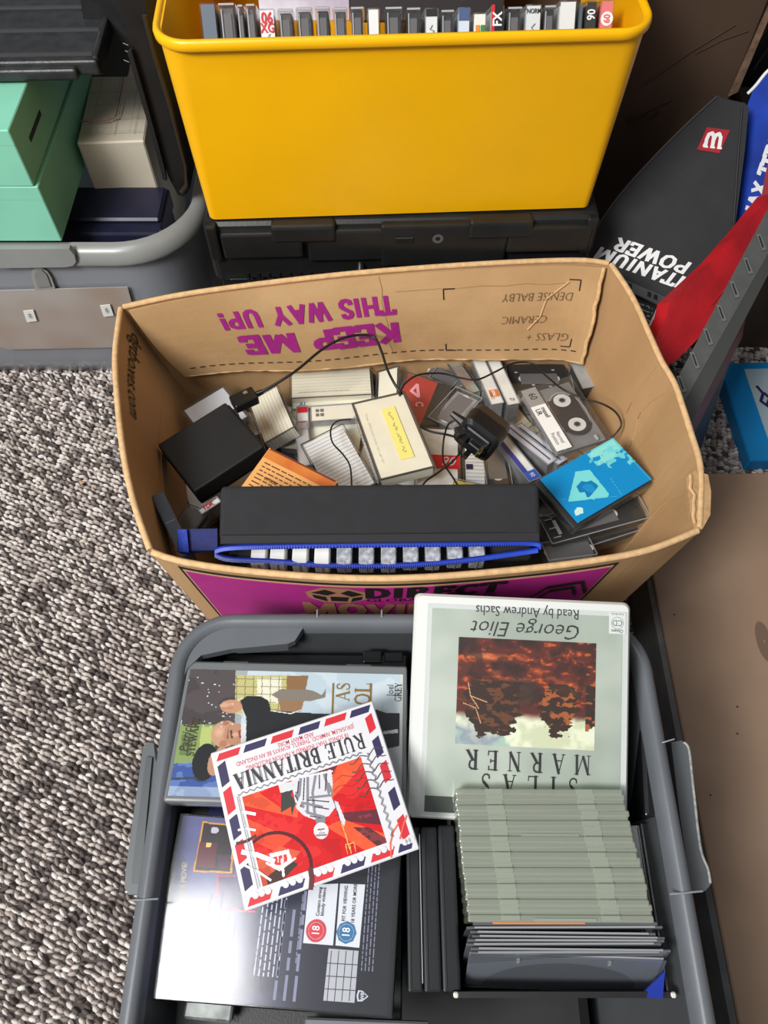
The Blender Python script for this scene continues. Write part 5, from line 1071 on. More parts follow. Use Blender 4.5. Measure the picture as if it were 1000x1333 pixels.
# ================================================================= GREY TUB
TX0, TX1, TY1, TY0 = -.193, .241, .276, -.335; TZ = .34
tubm = mat('grey_tub_plastic', (98, 102, 107), .33, var=.05, vscale=15, bump=.08, bscale=120)
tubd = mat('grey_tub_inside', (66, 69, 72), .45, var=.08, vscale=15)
tcx, tcy = (TX0+TX1)/2, (TY0+TY1)/2; W, L_ = TX1-TX0, TY1-TY0
tb = thing('storage_tub', 'dark grey plastic storage tub of discs and cases in the foreground', 'tub', (tcx, tcy, 0))
S = lambda z, o, r=.055: rr(0, 0, W+2*o, L_+2*o, max(.012, r+o), z, 10)
obj('body', loft(BM(), [S(.002, -.05), S(.012, -.042), S(TZ-.06, -.018), S(TZ-.05, -.018)], True, False), tubm, tb, smooth=True)
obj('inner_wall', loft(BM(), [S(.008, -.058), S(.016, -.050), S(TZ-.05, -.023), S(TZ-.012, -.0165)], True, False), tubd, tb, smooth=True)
obj('rim', loft(BM(), [S(TZ-.05, -.018), S(TZ-.045, -.004), S(TZ-.02, 0), S(TZ-.006, -.001), S(TZ, -.004), S(TZ+.0015, -.008), S(TZ+.001, -.012), S(TZ-.004, -.0155), S(TZ-.014, -.017)], False, False), tubm, tb, smooth=True)
lc = Vector((-tcx, -tcy, 0))
def tl(x, y, z): return P(x, y, z)+lc
# inner corner ledge, back left; and back ledge seams
bm = prism(BM(), [tl(x, y, TZ-.004) for x, y in ((221, 882), (232, 844), (250, 820), (276, 808), (320, 801), (399, 799), (394, 818), (384, 834), (374, 838), (300, 845), (262, 853), (244, 870), (238, 884))], (0, 0, -.01)); soften(bm, .002, 2); obj('corner_ledge', bm, tubm, tb)
bm = prism(BM(), [tl(x, y, TZ-.014) for x, y in ((306, 842), (373, 838), (374, 841), (306, 845))], (0, 0, -.012)); obj('ledge_tab', bm, tubm, tb)
for (x, y) in ((413, 797), (497, 797)): obj('mould_line', tube(BM(), [tl(x, y-3, TZ-.0), tl(x, y+4, TZ+.002), tl(x+1, y+12, TZ-.001)], .0007, 5), mat('pale_mould_line', (140, 144, 148), .4), tb, smooth=True)
for (a, b) in (((168, 1172), (206, 1170)), ((872, 1164), (915, 1160)), ((878, 962), (858, 968))): obj('mould_line', tube(BM(), [tl(*a, TZ+.001), tl((a[0]+b[0])/2, (a[1]+b[1])/2, TZ+.0022), tl(*b, TZ-.001)], .0007, 5), mat('pale_mould_line', (140, 144, 148), .4), tb, smooth=True)
# clip handles each side
bm = prism(BM(), [tl(x, y, TZ-.03) for x, y in ((192, 966), (200, 968), (204, 1000), (186, 1165), (168, 1164), (162, 1156), (164, 1130), (186, 975))], (0, 0, -.012)); soften(bm, .002, 2); hd = obj('clip_handle', bm, mat('clip_grey', (92, 96, 99), .4), tb)
bm = prism(BM(), [tl(x, y, TZ-.0275) for x, y in ((190, 985), (198, 986), (183, 1150), (171, 1150), (172, 1130))], (0, 0, -.004)); soften(bm, .001, 1); obj('handle_recess', bm, mat('clip_inner', (78, 82, 85), .4), hd)
bm = prism(BM(), [tl(x, y, TZ-.03) for x, y in ((874, 966), (888, 964), (896, 972), (904, 1040), (912, 1105), (922, 1130), (925, 1152), (918, 1160), (900, 1160), (885, 1060))], (0, 0, -.012)); soften(bm, .002, 2); hd = obj('clip_handle', bm, mat('clip_grey', (92, 96, 99), .4), tb)
obj('chipped_edge', tube(BM(), catmull([tl(x, y, TZ-.029) for x, y in ((890, 966), (897, 975), (901, 1010), (905, 1045), (910, 1090), (914, 1112), (922, 1132), (925, 1150))], 5), .0012, 6), mat('scraped_plastic', (150, 152, 150), .6, var=.3, vscale=300), tb, smooth=True)

class Hm:
    """photo pixels of a flat face -> its local x, y (centred)"""
    def __init__(s, q, w, l):
        dst = [(-w/2, l/2), (w/2, l/2), (w/2, -l/2), (-w/2, -l/2)]; A_ = []; b_ = []
        for (x, y), (X, Y) in zip(q, dst): A_ += [[x, y, 1, 0, 0, 0, -X*x, -X*y], [0, 0, 0, x, y, 1, -Y*x, -Y*y]]; b_ += [X, Y]
        s.h = np.linalg.solve(np.array(A_, float), np.array(b_, float)); s.w, s.l = w, l
    def __call__(s, x, y):
        h = s.h; d = h[6]*x+h[7]*y+1; return ((h[0]*x+h[1]*y+h[2])/d, (h[3]*x+h[4]*y+h[5])/d)
    def uv(s, x, y): X, Y = s(x, y); return (X/s.w+.5, .5-Y/s.l)
def cover_text(o, hm, s, size, px, py, m, t_, rot=math.pi, serif=False, name='lettering', **k):
    x, y = hm(px, py); fn = serif_bm if serif else text_bm
    return obj(name, fn(s, size, loc=(x, y, t_), rot=rot, **k), m, o)
def flat_case(lab, q, zs, t, size, body, film=True, name='disc_case', cat='disc case', grp=None, base='case'):
    M, w, l = fit(q, zs, t); print('CASE %-50s w %.3f l %.3f' % (lab[:50], w, l))
    o = thing(name, lab, cat, M, grp); obj(base, bx(0, 0, t/2-.0004, w, l, t-.0008, .002, seg=2), body, o)
    return o, w, l, Hm(q, w, l)
film = clear('cover_film', (252, 253, 253), .13, .008, (220, 225, 230))
art_m = printed('printed_art', .45)

# ---- feature film case, lower left (its back)
q = [(232, 1058), (523, 1078), (514, 1328), (190, 1300)]; t_ = .015
o, w, l, hm = flat_case('dark blue back of a film case with age rating badges, lower left of the tub', q, .315, t_, None, blk_gloss)
A = Art(260, 190, (40, 40, 58)); lft = np.clip(1-A.X/.62, 0, 1); n = A.noise(5, 5, 8)
A.blend(np.clip(lft*1.3, 0, 1)*(.55+.5*n), (104, 106, 156)); A.blend(np.clip((A.X-.6)*3, 0, 1), (30, 31, 38))
A.blend(np.clip((A.Y-.45)*2, 0, 1)*lft*.6*(n > .45), (140, 146, 184))
Z = lambda x, y: (160+x*.4, 1030+y*.4)
def zp(*pts): return [hm.uv(*Z(*p)) for p in pts]
A.poly(zp((250, 90), (358, 103), (348, 265), (220, 258)), (214, 150, 60)); A.poly(zp((254, 96), (352, 108), (342, 259), (226, 252)), (40, 26, 34))
A.poly(zp((240, 160), (300, 165), (290, 245), (232, 240)), (96, 30, 48)); A.poly(zp((262, 162), (280, 163), (276, 176), (262, 176)), (240, 200, 120)); A.ell(*hm.uv(*Z(290, 120)), .018, .02, (200, 190, 210)); A.poly(zp((300, 200), (345, 203), (340, 250), (302, 246)), (70, 34, 66))
A.poly(zp((300, 268), (420, 276), (430, 395), (296, 385)), (190, 50, 90)); A.poly(zp((304, 273), (420, 280), (428, 388), (302, 380)), (60, 48, 92))
A.blend(((A.X-.0) > .985).astype(float)+(A.X < .008), (18, 18, 20))
A.put('back_cover_print', o, 0, 0, w-.004, l-.004, t_-.0002, art_m)
obj('cover_film', bx(0, 0, t_+.0004, w-.002, l-.002, .0006), film, o)
z = t_+.0002; ink = mat('pale_print', (196, 198, 214), .5); ink2 = mat('dim_print', (130, 132, 160), .5)
cover_text(o, hm, "IT'S MORE THAN JUST A MOVIE!", .0062, *Z(189, 380), mat('gold_print', (205, 190, 140), .4), z, rot=math.pi/2+.1, sx=.9)
def rows(x, y, n, pitch, ln, h, m=ink2, seed=0, rot=math.pi/2): X, Y = hm(*Z(x, y)); return obj('print_line', text_rows(X, Y, n, pitch, ln, h, seed, rot, M=Matrix.Translation((0, 0, z))), m, o)
rows(262, 520, 2, .009, .05, .0022, ink2, 1); rows(330, 520, 2, .006, .03, .0018, ink2, 7); rows(430, 600, 6, .0036, .07, .0019, ink, 2); rows(500, 680, 3, .0075, .085, .0042, ink2, 3); rows(565, 560, 1, .004, .05, .0016, ink2, 9); rows(780, 585, 4, .0028, .085, .0014, ink2, 4); rows(350, 370, 6, .0028, .022, .0014, ink2, 5)
def plate(nm, pts, m, zz): 
    bm = BM(); bm.faces.new([bm.verts.new((*hm(*Z(*p)), zz)) for p in pts]); return obj(nm, bm, m, o)
wh = mat('rating_white', (214, 216, 224), .5)
p1 = plate('rating_panel', [(602, 305), (698, 300), (684, 502), (586, 494)], wh, z); p2 = plate('rating_panel', [(704, 300), (786, 303), (770, 510), (692, 502)], wh, z); p3 = plate('specification_table', [(670, 512), (768, 520), (757, 690), (655, 682)], mat('table_grey', (176, 178, 186), .5), z)
for (x, y, c, n_) in ((628, 454, (206, 46, 60), 40), (727, 460, (36, 110, 160), 8)):
    X, Y = hm(*Z(x, y)); rm = mat('rating_%d' % c[0], c, .5)
    obj('rating_badge', ring(BM(), X, Y, z+.0003, 0, .0079, n_), rm, o); obj('badge_ring', ring(BM(), X, Y, z+.0005, .0056, .0060, 32), wh, o)
    obj('lettering', text_bm('18', .0085, bold=.008, rot=math.pi/2, loc=(X, Y, z+.0006)), white_ink, o)
    cover_text(o, hm, {206: 'Contains strong', 36: 'FIT FOR VIEWING'}[c[0]], .0038, *Z(x+(8 if c[0] == 206 else -6), y-95), black_ink, z+.0004, rot=math.pi/2, bold=.01)
    cover_text(o, hm, {206: 'bloody violence', 36: '18 YEARS OR MORE'}[c[0]], .0038, *Z(x+(22 if c[0] == 206 else 24), y-95), black_ink, z+.0004, rot=math.pi/2, bold=.01)
bm = BM()
for k in range(4): flat_stroke(bm, [hm(*Z(682+24*k-3, 520)), hm(*Z(670+24*k-3, 684))], .0004, Matrix.Translation((0, 0, z+.0003)))
for k in range(3): flat_stroke(bm, [hm(*Z(664+2-k*3, 560+k*42)), hm(*Z(764-k*3, 566+k*42))], .0004, Matrix.Translation((0, 0, z+.0003)))
obj('table_rules', bm, black_ink, o)
X, Y = hm(*Z(783, 668)); bm = BM(); T = Matrix.Translation((X, Y, z)) @ Matrix.Rotation(math.pi/2, 4, 'Z')
bm.faces.new([bm.verts.new(T @ Vector((a*.0045, b*.0045, 0))) for a, b in ((-.8, .8), (0, 1), (.8, .8), (.75, 0), (0, -1), (-.75, 0))]); obj('shield_emblem', bm, ink, o)
bm = BM(); bm.faces.new([bm.verts.new(T @ Vector((a*.0032, b*.0032, .0003))) for a, b in ((-.8, .8), (0, 1), (.8, .8), (.75, 0), (0, -1), (-.75, 0))]); obj('shield_inner', bm, mat('table_dark', (50, 50, 58), .5), o)
obj('lettering', text_bm('WB', .0035, bold=.03, rot=math.pi/2, loc=(X, Y, z+.0005)), ink, o)

# ---- film case, upper left (its front: a man in a black coat)
q = [(243, 861), (527, 866), (532, 1052), (214, 1041)]; t_ = .015
o, w, l, hm = flat_case('clear edged film case with a bald man in a black coat on its cover', q, [.335, .335, .345, .345], t_, None, mat('pale_tray', (120, 122, 124), .3))
obj('clear_edge', bx(0, 0, t_/2-.001, w+.0015, l+.0015, t_-.003, .002), clr, o)
A = Art(300, 200, (198, 212, 222)); n = A.noise(8, 6, 4)
A.blend((n > .55).astype(float)*.5, (224, 232, 238))
Z = lambda x, y: (200+x*.34, 840+y*.34)
A.poly(zp((100, 60), (300, 60), (300, 420), (90, 420)), (74, 64, 66)); A.blend(((A.X < .27) & (n > .5)).astype(float)*.35, (110, 98, 96))
A.poly(zp((300, 85), (500, 85), (500, 245), (300, 245)), (206, 196, 132)); A.poly(zp((385, 95), (480, 95), (480, 200), (385, 200)), (240, 236, 214))
for k in range(6): A.line(zp((305+33*k, 88), (305+33*k, 240)), .003, (120, 110, 70))
for k in range(5): A.line(zp((300, 100+32*k), (500, 100+32*k)), .003, (120, 110, 70))
A.poly(zp((500, 85), (585, 85), (575, 150), (500, 165)), (150, 110, 70)); A.poly(zp((470, 180), (570, 190), (560, 235), (480, 240)), (158, 120, 84))
A.poly(zp((440, 165), (480, 140), (600, 145), (640, 165), (655, 140), (655, 175), (600, 190), (480, 190)), (140, 128, 116))
A.poly(zp((85, 290), (230, 290), (220, 450), (60, 460)), (142, 162, 96)); A.poly(zp((170, 300), (215, 300), (205, 400), (160, 400)), (190, 200, 120)); A.poly(zp((95, 330), (140, 330), (130, 420), (85, 420)), (110, 130, 76))
A.poly(zp((60, 455), (240, 450), (260, 620), (40, 620)), (62, 88, 160)); A.blend(((A.X < .25) & (A.Y > .75) & (n > .52)).astype(float)*.5, (130, 160, 210))
A.poly(zp((130, 515), (170, 495), (205, 510), (190, 530), (160, 535)), (50, 70, 92)); A.line(zp((60, 520), (135, 516)), .012, (50, 70, 92))
# black coat and trousers
A.poly(zp((320, 190), (345, 172), (400, 172), (430, 190), (440, 230), (560, 240), (700, 245), (860, 225), (900, 240), (960, 240), (960, 400), (870, 430), (700, 560), (420, 560), (330, 440), (330, 330), (345, 260), (330, 225)), (26, 26, 28))
A.line(zp((330, 178), (300, 195), (330, 230), (345, 280), (320, 300)), .004, (236, 230, 220)); A.line(zp((440, 232), (520, 244), (560, 228)), .005, (230, 230, 232))
A.poly(zp((890, 318), (950, 308), (950, 325), (890, 330)), (236, 236, 236)); A.poly(zp((900, 395), (960, 380), (960, 560), (930, 560)), (206, 210, 212))
# hand and head
A.ell(*hm.uv(*Z(285, 215)), .05, .055, (206, 152, 120), ang=-.2); A.line(zp((250, 208), (290, 205)), .012, (216, 166, 132)); A.line(zp((250, 222), (290, 222)), .010, (190, 134, 104)); A.ell(*hm.uv(*Z(258, 210)), .02, .02, (220, 172, 140))
A.ell(*hm.uv(*Z(262, 330)), .062, .105, (208, 158, 128)); A.ell(*hm.uv(*Z(300, 330)), .052, .085, (196, 142, 112)); A.ell(*hm.uv(*Z(240, 322)), .03, .05, (226, 182, 154), soft=.8)
A.line(zp((286, 318), (290, 345)), .010, (92, 60, 48)); A.ell(*hm.uv(*Z(302, 333)), .014, .018, (222, 172, 142)); A.line(zp((318, 318), (322, 345)), .009, (140, 70, 60)); A.line(zp((275, 312), (272, 350)), .005, (120, 84, 66)); A.ell(*hm.uv(*Z(255, 372)), .016, .03, (186, 128, 100)); A.ell(*hm.uv(*Z(265, 285)), .014, .02, (180, 122, 96))
A.poly(zp((325, 290), (345, 280), (345, 370), (325, 372)), (225, 225, 228))
A.ell(*hm.uv(*Z(185, 448)), .055, .14, (24, 22, 24)); A.ell(*hm.uv(*Z(222, 456)), .03, .09, (198, 148, 120)); A.ell(*hm.uv(*Z(248, 405)), .02, .04, (198, 148, 120))
r_ = random.Random(2)
for k in range(26): A.ell(*hm.uv(*Z(r_.uniform(110, 300), r_.uniform(90, 300))), .003+.003*(k % 5 == 0), .005, (236, 236, 238))
A.blend(((A.Y > .93) & (A.X < .3)).astype(float)*.55, (214, 224, 226)); A.blend((A.X > .985).astype(float), (214, 216, 214))
A.put('front_cover_print', o, 0, -.002, w-.007, l-.012, t_-.0002, art_m)
obj('cover_film', bx(0, 0, t_+.0004, w-.001, l-.001, .0006), film, o); z = t_+.0002
for k in (-.28, .28): obj('hinge_tab', bx(k*w, l/2-.002, t_+.0006, .022, .004, .0010), clr, o)
gold = mat('title_gold', (138, 108, 50), .4); dark_y = mat('title_dark', (64, 60, 40), .5)
cover_text(o, hm, 'AS', .0115, *Z(716, 178), gold, z, rot=math.pi/2, serif=True, track=-.02, sx=1.1); cover_text(o, hm, 'OL', .0135, *Z(792, 188), gold, z, rot=math.pi/2, serif=True, track=-.02, sx=1.05)
for (x0, x1) in ((678, 684), (824, 830)):
    bm = BM(); flat_stroke(bm, [hm(*Z(x0, 145)), hm(*Z(x0, 260))], .0016, Matrix.Translation((0, 0, z))); obj('gold_rule', bm, gold, o)
cover_text(o, hm, 'Patrick', .0105, *Z(124, 352), dark_y, z, rot=math.pi/2, shear=.25, bold=.01); cover_text(o, hm, 'STEWART', .0062, *Z(150, 350), dark_y, z, rot=math.pi/2, serif=True, sx=1.05, weight=1.3)
cover_text(o, hm, 'Joel', .0085, *Z(900, 170), dark_y, z, rot=math.pi/2); cover_text(o, hm, 'GREY', .0058, *Z(930, 178), dark_y, z, rot=math.pi/2, serif=True, weight=1.2)

# ---- card sleeve lying across both
q = [(275, 980), (485, 912), (546, 1105), (318, 1187)]; t_ = .003
M, w, l = fit(q, [.372, .372, .366, .366], t_); print('SLEEVE', w, l)
o = thing('card_sleeve', 'white airmail bordered music sleeve lying across both film cases', 'sleeve', M)
obj('sleeve', bx(0, 0, t_/2, w, l, t_, .0008), mat('sleeve_white', (212, 212, 217), .5), o); hm = Hm(q, w, l); z = t_+.0001
Z = lambda x, y: (260+x*.3, 900+y*.3)
A = Art(230, 180, (198, 22, 28)); pu0, pu1, pv0, pv1 = .12, .835, .34, .90
def pz(*pts):
    out = []
    for p in pts: u, v = hm.uv(*Z(*p)); out.append(((u-pu0)/(pu1-pu0), (v-pv0)/(pv1-pv0)))
    return out
n = A.noise(6, 5, 9)
org = (222, 84, 48); A.poly([(0, 0), (.22, 0), (.42, .30), (.38, .42), (0, .10)], org); A.poly([(.0, .25), (.30, .62), (.16, .70), (0, .50)], (216, 70, 44)); A.poly([(.14, .02), (.26, .0), (.42, .26), (.30, .30)], (200, 24, 30))
A.poly([(.62, .0), (.80, .0), (.64, .26), (.56, .16)], (110, 40, 56)); A.poly([(.80, 0), (1, 0), (1, .10), (.66, .36), (.60, .28)], org)
A.poly([(.70, .52), (1, .62), (1, .80), (.72, .62)], (96, 40, 52)); A.poly([(.58, .62), (.72, .60), (1, .90), (1, 1), (.82, 1)], org); A.poly([(.78, .72), (.90, .78), (1, .95), (1, 1), (.92, 1)], (90, 40, 50))
A.poly([(0, .72), (.2, .66), (.34, .78), (.12, 1), (0, 1)], (202, 88, 60)); A.poly([(.04, .92), (.24, .82), (.3, .9), (.16, 1), (.04, 1)], (60, 52, 48))
A.blend((n > .6).astype(float)*.18, (255, 120, 90)); A.blend((n < .36).astype(float)*.2, (120, 20, 20))
for k in range(5): A.line([(.66+.05*j, .16+.10*k+.03*math.sin(j*1.6+k)) for j in range(8)], .006, (150, 24, 40), .8)
# robed figure, head down
g1, g2, g3 = (206, 206, 212), (128, 128, 136), (58, 56, 62)
A.poly(pz((355, 430), (420, 400), (395, 450), (420, 470), (400, 540), (395, 500), (352, 525)), (60, 62, 60))
A.poly(pz((340, 400), (440, 385), (430, 420), (350, 440)), (206, 206, 206))
A.poly(pz((400, 385), (480, 360), (572, 338), (578, 400), (570, 455), (590, 500), (560, 540), (510, 560), (455, 540), (440, 500), (415, 480), (405, 430)), g1)
for a in (((440, 375), (430, 470)), ((470, 365), (468, 520)), ((505, 355), (490, 440)), ((540, 350), (560, 440)), ((430, 480), (530, 500)), ((480, 460), (570, 450)), ((450, 520), (540, 545)), ((420, 440), (450, 500)), ((490, 440), (500, 540)), ((560, 400), (575, 440))): A.line(pz(*a), .022, g2)
for a in (((455, 372), (450, 470)), ((520, 352), (520, 420)), ((552, 345), (545, 430)), ((500, 500), (560, 510)), ((470, 470), (560, 478)), ((415, 450), (440, 500)), ((480, 540), (540, 552)), ((430, 390), (425, 440))): A.line(pz(*a), .010, g3)
A.line(pz((440, 372), (575, 345)), .014, (236, 236, 240)); A.poly(pz((500, 550), (545, 548), (540, 585), (508, 588)), g2)
A.poly(pz((578, 470), (600, 480), (632, 560), (626, 585), (610, 560)), g1); A.line(pz((580, 470), (612, 570)), .006, g3)
A.line(pz((440, 460), (425, 500), (455, 530)), .03, g1)
A.ell(*pz((526, 604))[0], .058, .09, (216, 210, 210)); A.line(pz((512, 600), (540, 596)), .010, g3); A.line(pz((518, 615), (540, 612)), .006, g3); A.line(pz((505, 625), (548, 622)), .016, g2); A.line(pz((524, 598), (526, 608)), .006, g2)
gt = (206, 170, 96); A.line(pz((612, 560), (652, 690)), .008, gt); A.line(pz((632, 665), (668, 655)), .007, gt); A.line(pz((632, 665), (640, 705)), .006, gt); A.line(pz((650, 660), (656, 705)), .006, gt); A.line(pz((668, 655), (676, 695)), .006, gt)
# crown in a dark postmark ring
wht = (236, 220, 222)
A.poly(pz((300, 705), (385, 685), (400, 735), (345, 775), (312, 765)), wht); A.poly(pz((315, 720), (375, 706), (380, 735), (345, 755), (325, 752)), (214, 60, 60)); A.line(pz((355, 730), (362, 800)), .02, wht); A.line(pz((290, 745), (345, 775), (412, 725)), .018, wht); A.line(pz((340, 740), (336, 712)), .008, wht); A.line(pz((362, 735), (358, 708)), .008, wht)
cxy = (335, 760); arc = [(cxy[0]+148*math.cos(a), cxy[1]+148*math.sin(a)) for a in [math.radians(d) for d in range(-135, 40, 8)]]
A.line(pz(*arc), .028, (84, 26, 34)); 
cw_, ch_ = w, l
A.put('picture', o, (pu0+pu1-1)/2*w, (1-pv0-pv1)/2*l, (pu1-pu0)*w, (pv1-pv0)*l, z, art_m)
def U(u, v): return ((u-.5)*w, (.5-v)*l)
def patch(u0, v0, u1, v1, c, sk=0.012, horiz=True):
    bm = BM(); pts = ((u0+sk, v0), (u1+sk, v0), (u1-sk, v1), (u0-sk, v1)) if horiz else ((u0, v0+sk), (u1, v0-sk), (u1, v1-sk), (u0, v1+sk))
    bm.faces.new([bm.verts.new((*U(*p), z)) for p in pts]); obj('airmail_bar', bm, c, o)
bt_ = [red_ink, navy_ink]
for k, (a, b) in enumerate(((.035, .165), (.195, .325), (.36, .49), (.53, .655), (.69, .82), (.85, .97))): patch(a, .022, b, .068, bt_[k % 2])
for k, (a, b) in enumerate(((.09, .20), (.25, .37), (.42, .54), (.60, .72), (.78, .91))): patch(.925, a, .972, b, bt_[k % 2], horiz=False)
for k, (a, b) in enumerate(((.09, .23), (.26, .41), (.44, .57), (.60, .72), (.75, .88))): patch(.022, a, .072, b, bt_[(k+1) % 2], horiz=False)
for k, (a, b) in enumerate(((.03, .155), (.20, .34), (.385, .51), (.555, .69), (.73, .86), (.89, .97))):
    patch(a, .935, b, .982, bt_[k % 2])
    for j in range(3):
        bm = BM(); u = a+.03+(b-a-.02)*j/3; ring(bm, *U(u+.012, .933), z+.0002, 0, .0024, 12); obj('stamp_notch', bm, mat('sleeve_white', (232, 232, 234), .3), o)
# perforated stamp edge and postmark waves
bm = BM(); pts = []
for k in range(73): pts.append(U(.10+.0103*k, .318+.008*math.sin(k*math.pi/2)))
flat_stroke(bm, pts, .0007, Matrix.Translation((0, 0, z+.0002)))
pts = [U(.875+.008*math.sin(k*math.pi/2), .33+.0125*k) for k in range(45)]; flat_stroke(bm, pts, .0007, Matrix.Translation((0, 0, z+.0002))); pts = [U(.095, .33+.013*k) for k in range(45)]; flat_stroke(bm, pts, .0006, Matrix.Translation((0, 0, z+.0002)))
obj('stamp_edge', bm, mat('postmark_grey', (120, 120, 126), .5), o)
bm = BM()
for k in range(5): flat_stroke(bm, [U(.76+.018*j, .36+.055*k+.014*math.sin(j*1.2)-.004*j) for j in range(13)], .0007, Matrix.Translation((0, 0, z+.0003)))
obj('postmark_wave', bm, mat('postmark_dark', (70, 66, 74), .5), o)
bm = BM()
for a, b, wd in (((.055, .42), (.17, .47), .0022), ((.06, .53), (.15, .565), .0016), ((.055, .665), (.21, .78), .0034), ((.055, .75), (.17, .88), .0016)):
    flat_stroke(bm, [U(*a), U((a[0]+b[0])/2, (a[1]+b[1])/2-.01), U(*b)], wd, Matrix.Translation((0, 0, z+.0005)))
obj('white_scratch', bm, mat('bright_white', (244, 244, 246), .3), o)
bm = BM(); flat_stroke(bm, [hm(*Z(160+10*k, 660-4*k+6*math.sin(k*.4))) for k in range(9)], .0022, Matrix.Translation((0, 0, z+.0004))); obj('postmark_ring', bm, mat('postmark_maroon', (84, 26, 34), .5), o); bm = BM(); flat_stroke(bm, [hm(*Z(x, y)) for x, y in ((478, 770), (484, 810), (480, 858))], .0036, Matrix.Translation((0, 0, z+.0004))); obj('postmark_ring', bm, mat('postmark_maroon', (84, 26, 34), .5), o)
bm = BM(); flat_stroke(bm, [hm(*Z(x, y)) for x, y in ((862, 572), (838, 610), (826, 660), (830, 720))], .0012, Matrix.Translation((0, 0, z+.0004))); flat_stroke(bm, [hm(*Z(x, y)) for x, y in ((896, 540), (880, 590), (868, 640))], .0012, Matrix.Translation((0, 0, z+.0004))); obj('orange_mark', bm, mat('coral_ink', (226, 96, 70), .5), o)
cover_text(o, hm, 'RULE BRITANNIA', .0120, *Z(437, 303), mat('title_charcoal', (44, 44, 48), .5), z, serif=True, track=.05, sx=.90, weight=1.1)
pk = mat('title_crimson', (196, 70, 84), .5)
cover_text(o, hm, '18 SONGS THAT INSPIRED A NATION INCLUDING', .0050, *Z(428, 258), pk, z, bold=.008, fitw=w*.62); cover_text(o, hm, "JERUSALEM, NIMROD, THERE'LL ALWAYS BE AN ENGLAND", .0050, *Z(418, 231), pk, z, bold=.008, fitw=w*.72); cover_text(o, hm, 'AND MANY MORE', .0050, *Z(418, 208), pk, z, bold=.008, fitw=w*.22)

# ---- audiobook album
q = [(540, 768), (821, 789), (818, 1076), (529, 1070)]; t_ = .034
M, w, l = fit(q, [.395, .395, .318, .318], t_); print('ALBUM', w, l)
o = thing('audiobook_album', 'pale green audiobook album with a fiery tree painting, propped on the tub rim', 'album', M)
pw = mat('album_white', (212, 214, 210), .4); obj('case', loft(BM(), [rr(0, 0, w-.004, l-.004, .004, 0, 5), rr(0, 0, w, l, .005, .003, 5), rr(0, 0, w, l, .005, t_*.42, 5), rr(0, 0, w-.003, l-.003, .005, t_*.46, 5), rr(0, 0, w-.003, l-.003, .005, t_*.54, 5), rr(0, 0, w, l, .005, t_*.58, 5), rr(0, 0, w, l, .006, t_-.003, 5), rr(0, 0, w-.004, l-.004, .005, t_, 5)]), pw, o)
hm = Hm(q, w, l)
obj('cover_sheet', bx(.004, -.003, t_+.0002, w-.022, l-.018, .0006), mat('cloudy_green_print', (196, 202, 190), .35, c2=(166, 174, 162), vscale=14, detail=2), o)
z = t_+.0006
obj('green_band', bx(.004, -l/2+.013, z, w-.022, .013, .0003), mat('dark_green_band', (50, 56, 44), .4), o)
A = Art(190, 150, (92, 36, 22)); n = A.noise(9, 7, 21); n2 = A.noise(16, 26, 33); n3 = A.noise(5, 4, 2)
A.blend(np.clip((n2-.47)*4, 0, 1)*(A.Y < .62), (140, 50, 24)); A.blend(np.clip((n2-.63)*8, 0, 1)*(A.Y < .6), (206, 92, 34)); A.blend(np.clip((.42-n)*6, 0, 1), (34, 22, 18))
A.ell(.78, .46, .17, .10, (232, 120, 30), .9, soft=.9); A.ell(.82, .49, .08, .06, (250, 205, 80), .95, soft=.8); A.ell(.60, .30, .25, .05, (214, 96, 40), .6, soft=.9, ang=.5); A.ell(.33, .18, .25, .05, (222, 110, 50), .6, soft=.9); A.ell(.17, .17, .14, .04, (240, 150, 80), .7, soft=.8); A.ell(.45, .38, .12, .04, (230, 120, 60), .6, soft=.9)
hor = .62+.10*n3+.04*n
A.ell(.46, .50, .2, .16, (56, 40, 34), .85, soft=.4)
sky = np.clip((A.Y-hor)*14, 0, 1); tree = (((A.X-.27)/.20)**2+((A.Y-.60)/.34)**2+ (n2-.5)*1.6 < 1)|(((A.X-.74)/.14)**2+((A.Y-.60)/.27)**2+(n2-.5)*1.6 < 1) | ((A.X > .93) & (A.Y < .80+.2*(n2-.5)))
A.blend(sky*(~tree), (208, 212, 178)); A.blend(sky*(~tree)*np.clip((n-.45)*5, 0, 1), (232, 232, 206)); A.blend(sky*(~tree)*(A.X < .35)*np.clip((n3-.4)*5, 0, 1), (150, 158, 170)); A.blend(sky*(~tree)*np.clip((n3-.62)*8, 0, 1), (170, 196, 180))
A.blend(tree*(A.Y > .4)*.85, (48, 30, 18)); A.blend((A.Y < .62)*(n < .5)*.6, (60, 26, 18)); A.blend(tree*(n2 > .58)*.7, (126, 72, 34)); A.blend((tree*(A.X > .6)*(n2 > .6))*.7, (196, 104, 44))
for pts in (((.08, .42), (.10, .55), (.16, .66)), ((.10, .55), (.22, .60)), ((.05, .62), (.14, .66), (.18, .80))): A.line(pts, .006, (222, 168, 120))
u0, v0 = hm(603, 828); u1, v1 = hm(776, 976); A.put('painting', o, (u0+u1)/2-.001, (v0+v1)/2, u1-u0+.002, v0-v1, z+.0002, art_m)
dk = mat('title_black', (34, 34, 34), .45)
cover_text(o, hm, 'Read by Andrew Sachs', .0122, 690, 797, dk, z+.0002, fitw=.087, bold=-.004); cover_text(o, hm, 'George Eliot', .0205, 690, 818, dk, z+.0002, shear=.3, fitw=.092, fith=.0165, bold=-.006)
cover_text(o, hm, 'MARNER', .0158, 686, 992, dk, z+.0002, serif=True, track=.55, sx=.88); cover_text(o, hm, 'SILAS', .0158, 686, 1022, dk, z+.0002, serif=True, track=.72, sx=.88)
